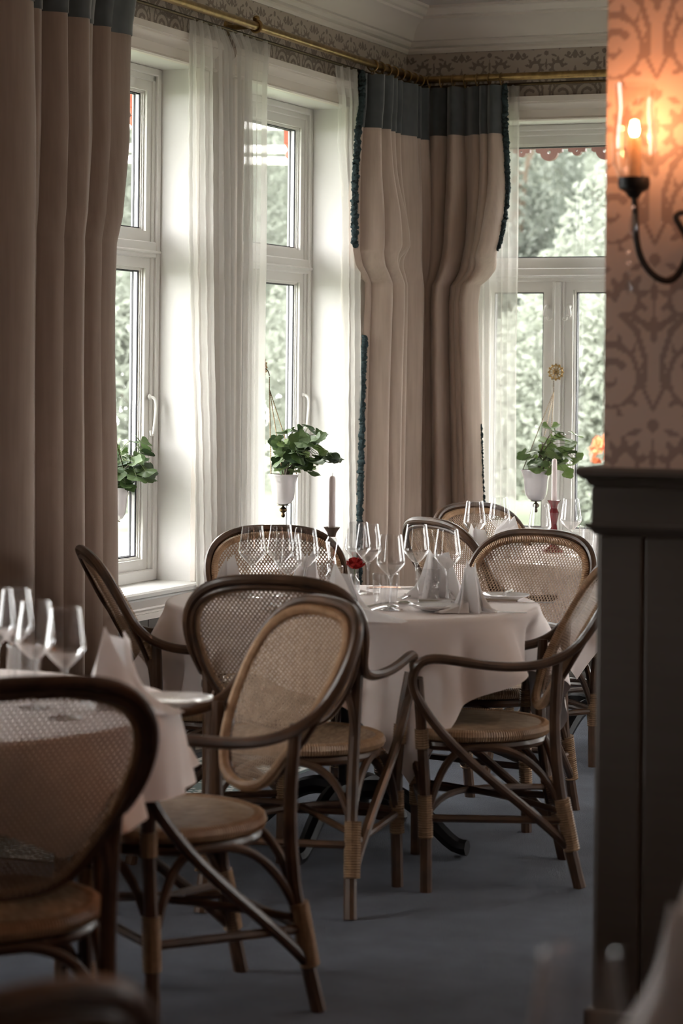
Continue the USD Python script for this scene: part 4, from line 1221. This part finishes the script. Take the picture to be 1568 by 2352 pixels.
#--PLANTS
# ------------------------------------------------------------------ hanging pots with pelargoniums in the windows
def leaf_mesh(R, cup, seed):
    """A rounded, lobed pelargonium leaf with a notch at its stalk, slightly cupped and ruffled; both faces."""
    r = np.random.default_rng(seed)
    n = 30; a = np.linspace(math.radians(-155), math.radians(155), n)
    lob = 1 + 0.10 * np.cos(a * 5.2) + 0.035 * np.cos(a * 13)
    rows = []
    for t in (0.0, 0.35, 0.7, 1.0):
        rr = R * t * (1 + (lob - 1) * t)
        z = cup * R * t * t + 0.10 * R * t * t * np.sin(a * 3 + seed) + 0.03 * R * t * np.cos(a * 5.2)
        rows.append(np.stack([rr * np.cos(a) + R * 0.18 * t, rr * np.sin(a), z], 1))
    g = grid(np.array(rows).reshape(-1, 3), 4, n); g2 = g.copy(); g2.vertices = g2.vertices - [0, 0, 0.0006]; g2.invert()
    return cat_([g, g2])


LEAVES = [leaf_mesh(1.0, c, s) for c, s in ((0.25, 1), (-0.18, 2), (0.05, 3), (0.40, 4))]


def oriented(m, scale, d, up, pos):
    d = np.asarray(d, float) / np.linalg.norm(d)
    z = np.asarray(up, float) - d * np.dot(up, d); z /= np.linalg.norm(z)
    y = np.cross(z, d)
    R = np.stack([d, y, z], 1)
    m = m.copy(); m.vertices = (m.vertices * scale) @ R.T + np.asarray(pos); return m


def hanging_pot(label, plabel, pot, rosette, out, r, seed, leaf_mats, spread, nleaf, lean):
    """pot: world point of the rim centre; rosette: world point of the wall rosette; out: unit vector into the room; lean: extra spread direction (world xy)."""
    t = thing("hanging_pot", label, "hanging pot", tuple(pot), 0, "white hanging pots")
    H = r * 1.95
    prof = [(0, -H), (r * .28, -H), (r * .52, -H * .93), (r * .70, -H * .78), (r * .765, -H * .55), (r * .80, -H * .30), (r * .90, -H * .10), (r, 0.0), (r * .985, 0.004), (r * .95, 0), (r * .86, -H * .10), (r * .75, -H * .30), (r * .70, -H * .5), (0, -H * .55)]
    part(t, "pot_body", lathe(prof, 44), MAT["milk_glass"])
    part(t, "potting_soil", lathe([(0, -H * .16), (r * .80, -H * .16), (r * .76, -H * .28), (0, -H * .28)], 30), MAT["soil"])
    part(t, "finial", lathe([(0, -H - .052), (0.006, -H - .050), (0.009, -H - .042), (0.006, -H - .034), (0.006, -H - .032), (0.015, -H - .024), (0.015, -H - .016), (0.006, -H - .008), (0.004, -H - .004), (0.024, -H - .002), (0.024, -H), (0, -H)], 18), MAT["dark_brass"])
    ro = np.asarray(rosette) - np.asarray(pot); o = np.array([out[0], out[1], 0.0]); sidev = np.array([-o[1], o[0], 0])
    ring_o = trimesh.creation.torus(0.030, 0.0035, 24, 6); ring_i = trimesh.creation.torus(0.012, 0.003, 18, 6)
    rays = [rod((0.012 * math.cos(a), 0.012 * math.sin(a), 0), (0.030 * math.cos(a), 0.030 * math.sin(a), 0), 0.0022, sides=6) for a in np.linspace(0, 2 * np.pi, 13)[:-1]]
    beads = [ball((0.0345 * math.cos(a), 0.0345 * math.sin(a), 0), 0.005, 1) for a in np.linspace(0, 2 * np.pi, 13)[:-1]]
    ros = cat_([ring_o, ring_i, ball((0, 0, 0.002), 0.008, 1)] + rays + beads)
    M = np.eye(4); M[:3, 0] = sidev; M[:3, 1] = [0, 0, 1]; M[:3, 2] = o; M[:3, 3] = ro
    ros.apply_transform(M); part(t, "rosette", ros, MAT["brass"])
    part(t, "rosette_hook", tube(spline([ro, ro + o * 0.02 + [0, 0, -0.012], ro + o * 0.03 + [0, 0, -0.035]], 8), 0.0022, 6), MAT["dark_brass"])
    hang = ro + o * 0.03 + np.array([0, 0, -0.04])
    knot = hang * [1, 1, 1] + np.array([0, 0, -0.05])
    for k in range(3):
        a = 0.5 + k * 2.094
        e = np.array([r * .97 * math.cos(a), r * .97 * math.sin(a), 0.002])
        p = np.vstack([hang + (knot - hang) * np.linspace(0, 1, 5)[:-1, None], knot + (e - knot) * np.linspace(0, 1, 30)[:, None]])
        nL = 46; q = spline(p, nL * 3)
        part(t, "chain", tube(q, 0.0012 + 0.0011 * np.tile([1, 1, 0.0], nL), 5), MAT["dark_brass"])
    # the plant, a thing of its own standing in the pot
    pl = thing("pelargonium", plabel, "potted plant", tuple(np.asarray(pot) + [0, 0, -H * .16]), 0, "pelargoniums in hanging pots")
    rs = np.random.default_rng(seed)
    base = np.array([0, 0, 0.0])
    stems = []
    for k in range(7):
        a = k * 0.9 + rs.random() * 0.5
        d = np.array([math.cos(a), math.sin(a), 0]) * rs.uniform(0.02, 0.07) * spread + np.array([lean[0], lean[1], 0]) * rs.uniform(0.0, 1.0)
        tip = base + d + np.array([0, 0, rs.uniform(0.06, 0.17) + H * .16])
        mid = base + d * 0.4 + np.array([0, 0, (tip[2] - base[2]) * 0.62])
        part(pl, "stem", tube(spline([base + d * 0.1, mid, tip], 10), np.linspace(0.0042, 0.0026, 10), 6), MAT["stem_brown"])
        stems.append((mid, tip, d))
    for k in range(nleaf):
        mid, tip, d = stems[k % 7]
        s = mid + (tip - mid) * rs.uniform(0.1, 1.0)
        a = rs.random() * 6.283
        out_d = np.array([math.cos(a), math.sin(a), 0]) * rs.uniform(0.03, 0.085) * (0.7 + 0.3 * spread) + np.array([lean[0], lean[1], 0]) * rs.uniform(0, 0.45)
        pos = s + out_d + np.array([0, 0, rs.uniform(-0.075, 0.06)])
        R_ = rs.uniform(0.024, 0.042) * (1.12 if spread > 1.2 else 1.0)
        dirv = out_d + np.array([0, 0, rs.uniform(-0.06, 0.015)])
        up = np.array([rs.normal() * .45, rs.normal() * .45 - 0.25, 1.0])
        m = oriented(LEAVES[k % 4], R_, dirv, up, pos)
        lf = part(pl, "leaf", m, MAT[leaf_mats[int(rs.integers(len(leaf_mats)))]], True)
        part(lf, "leaf_stalk", tube(spline([s, s + (pos - s) * 0.55 + [0, 0, 0.012], pos], 6), 0.0011, 5), MAT["stem_green"])


inL, inR = V, -U
ros1 = LW(-2.735 + 0.0, 0.125, 1.462); ros2 = LW(-1.285, 0.125, 1.462); ros3 = RW(0.695, 0.125, 1.455)
pot1 = at(262, 1122, 9.02); pot2 = at(651, 1091, 9.78); pot3 = at(1231, 1081, 10.62)
hanging_pot("white bell-shaped hanging pot, half behind the brown curtain edge", "pelargonium sprouting beside the brown curtain", pot1, ros1, inL, 0.062, 101, ["leaf_mid", "leaf_dark", "leaf_mid"], 1.0, 44, (0.045, -0.02))
hanging_pot("white bell-shaped hanging pot in the middle window, metal finial below", "broad dark green pelargonium spreading right in the middle window", pot2, ros2, inL, 0.062, 202, ["leaf_mid", "leaf_dark", "leaf_mid", "leaf_light"], 1.05, 60, (0.11, -0.035))
hanging_pot("white bell-shaped hanging pot in the partition window, chains in full view", "light green sparse pelargonium in the partition window", pot3, ros3, inR, 0.068, 303, ["leaf_light", "leaf_light", "leaf_mid", "leaf_light"], 1.4, 38, (0.11, -0.045))

# ------------------------------------------------------------------ wall sconce on the partition
bz = at(1443, 430, 4.80); BX, BY = bz[0], bz[1]
so = at(1585, 520, 4.66)
sc_ = thing("wall_sconce", "dark metal candle sconce with lit bulb and hanging crystals on the papered partition", "wall lamp", (PP[0] + V[0] * 0.215, PP[1] + V[1] * 0.215, 1.725), ANG_R)
I = MAT["black_iron"]
part(sc_, "backplate", cat_([lathe([(0, 0), (0.030, 0), (0.034, 0.006), (0.026, 0.014), (0.012, 0.020), (0, 0.022)], 24).apply_transform(trimesh.transformations.rotation_matrix(math.pi / 2, [1, 0, 0])), box(-0.020, 0.020, -0.010, -0.0, -0.10, 0.075, 0.006)]), I)
for s in (-1, 1):
    cx = s * 0.130
    arm = spline([(s * 0.010, -0.020, 0.030), (s * 0.030, -0.045, 0.052), (s * 0.050, -0.060, 0.045), (s * 0.028, -0.055, 0.000), (s * 0.034, -0.060, -0.055), (s * 0.060, -0.075, -0.086), (s * 0.096, -0.088, -0.068), (s * 0.122, -0.092, -0.010), (s * 0.127, -0.092, 0.060), (cx, -0.092, 0.085)], 60)
    part(sc_, "arm", tube(arm, np.interp(np.linspace(0, 1, 60), [0, .5, 1], [0.006, 0.0075, 0.0065]), 10), I)
    part(sc_, "candle_cup", moved(lathe([(0, 0.080), (0.010, 0.080), (0.018, 0.092), (0.030, 0.098), (0.033, 0.108), (0.031, 0.122), (0.016, 0.118), (0, 0.116)], 24), (cx, -0.092, 0)), I)
    part(sc_, "candle_sleeve", moved(lathe([(0, 0.116), (0.0135, 0.116), (0.0135, 0.200), (0.010, 0.204), (0, 0.204)], 20), (cx, -0.092, 0)), MAT["candle_sleeve"])
    part(sc_, "bulb", moved(lathe([(0, 0.204), (0.006, 0.206), (0.0098, 0.214), (0.0098, 0.221), (0.007, 0.229), (0, 0.233)], 18), (cx, -0.092, 0)), MAT["bulb_glass"])
    part(sc_, "glass_shade", moved(lathe([(0.030, 0.120), (0.043, 0.150), (0.045, 0.20), (0.038, 0.26), (0.042, 0.310), (0.0408, 0.310), (0.0368, 0.26), (0.0438, 0.20), (0.0418, 0.150), (0.029, 0.121)], 36), (cx, -0.092, 0)), MAT["shade_glass"])
    for j, (dx, z0, n, L) in enumerate(((-0.004 * s, 0.070, 1, 0.050), (s * 0.004, -0.02, 3, 0.030))):
        dm = []
        for q in range(n):
            dm.append(ball((cx + dx, -0.092 - 0.02, z0 - 0.022 * q - 0.01), 0.0055, 1))
        part(sc_, "crystal_drop", cat_(dm + [moved(lathe([(0, -L), (0.007, -L * .72), (0.008, -L * .45), (0.003, 0), (0, 0)], 8), (cx + dx, -0.112, z0 - 0.022 * n))]), MAT["stem_glass"], False)
for s in (-1, 1):
    lp = np.array([PP[0], PP[1]]) + V * (0.215 + s * 0.130) - U * 0.092
    lamp_light(f"/World/sconce_light_{'a' if s < 0 else 'b'}", (lp[0], lp[1], 1.725 + 0.235), 0.009, 0.19, (1.0, 0.37, 0.15))

# ------------------------------------------------------------------ unseen ceiling lamps, placed to light partition, middle table and near napkin
for k, (x, y, gr) in enumerate(((1.25, 4.25, 0.12), (1.9, 6.4, 0.12), (1.7, 0.9, 0.115))):
    t = thing("ceiling_lamp", ("unseen warm globe ceiling lamp, placed to light the papered partition", "unseen warm globe ceiling lamp, placed to light the front of the middle tablecloth", "unseen warm globe ceiling lamp, placed to light the bottom right napkin")[k], "ceiling lamp", (x, y, 2.45), 0, "unseen globe lamps")
    part(t, "globe", ball((0, 0, 0), gr, 3), MAT["lamp_globe"]); part(t, "cord", rod((0, 0, gr), (0, 0, CEIL - 2.45), 0.006), MAT["black_iron"])
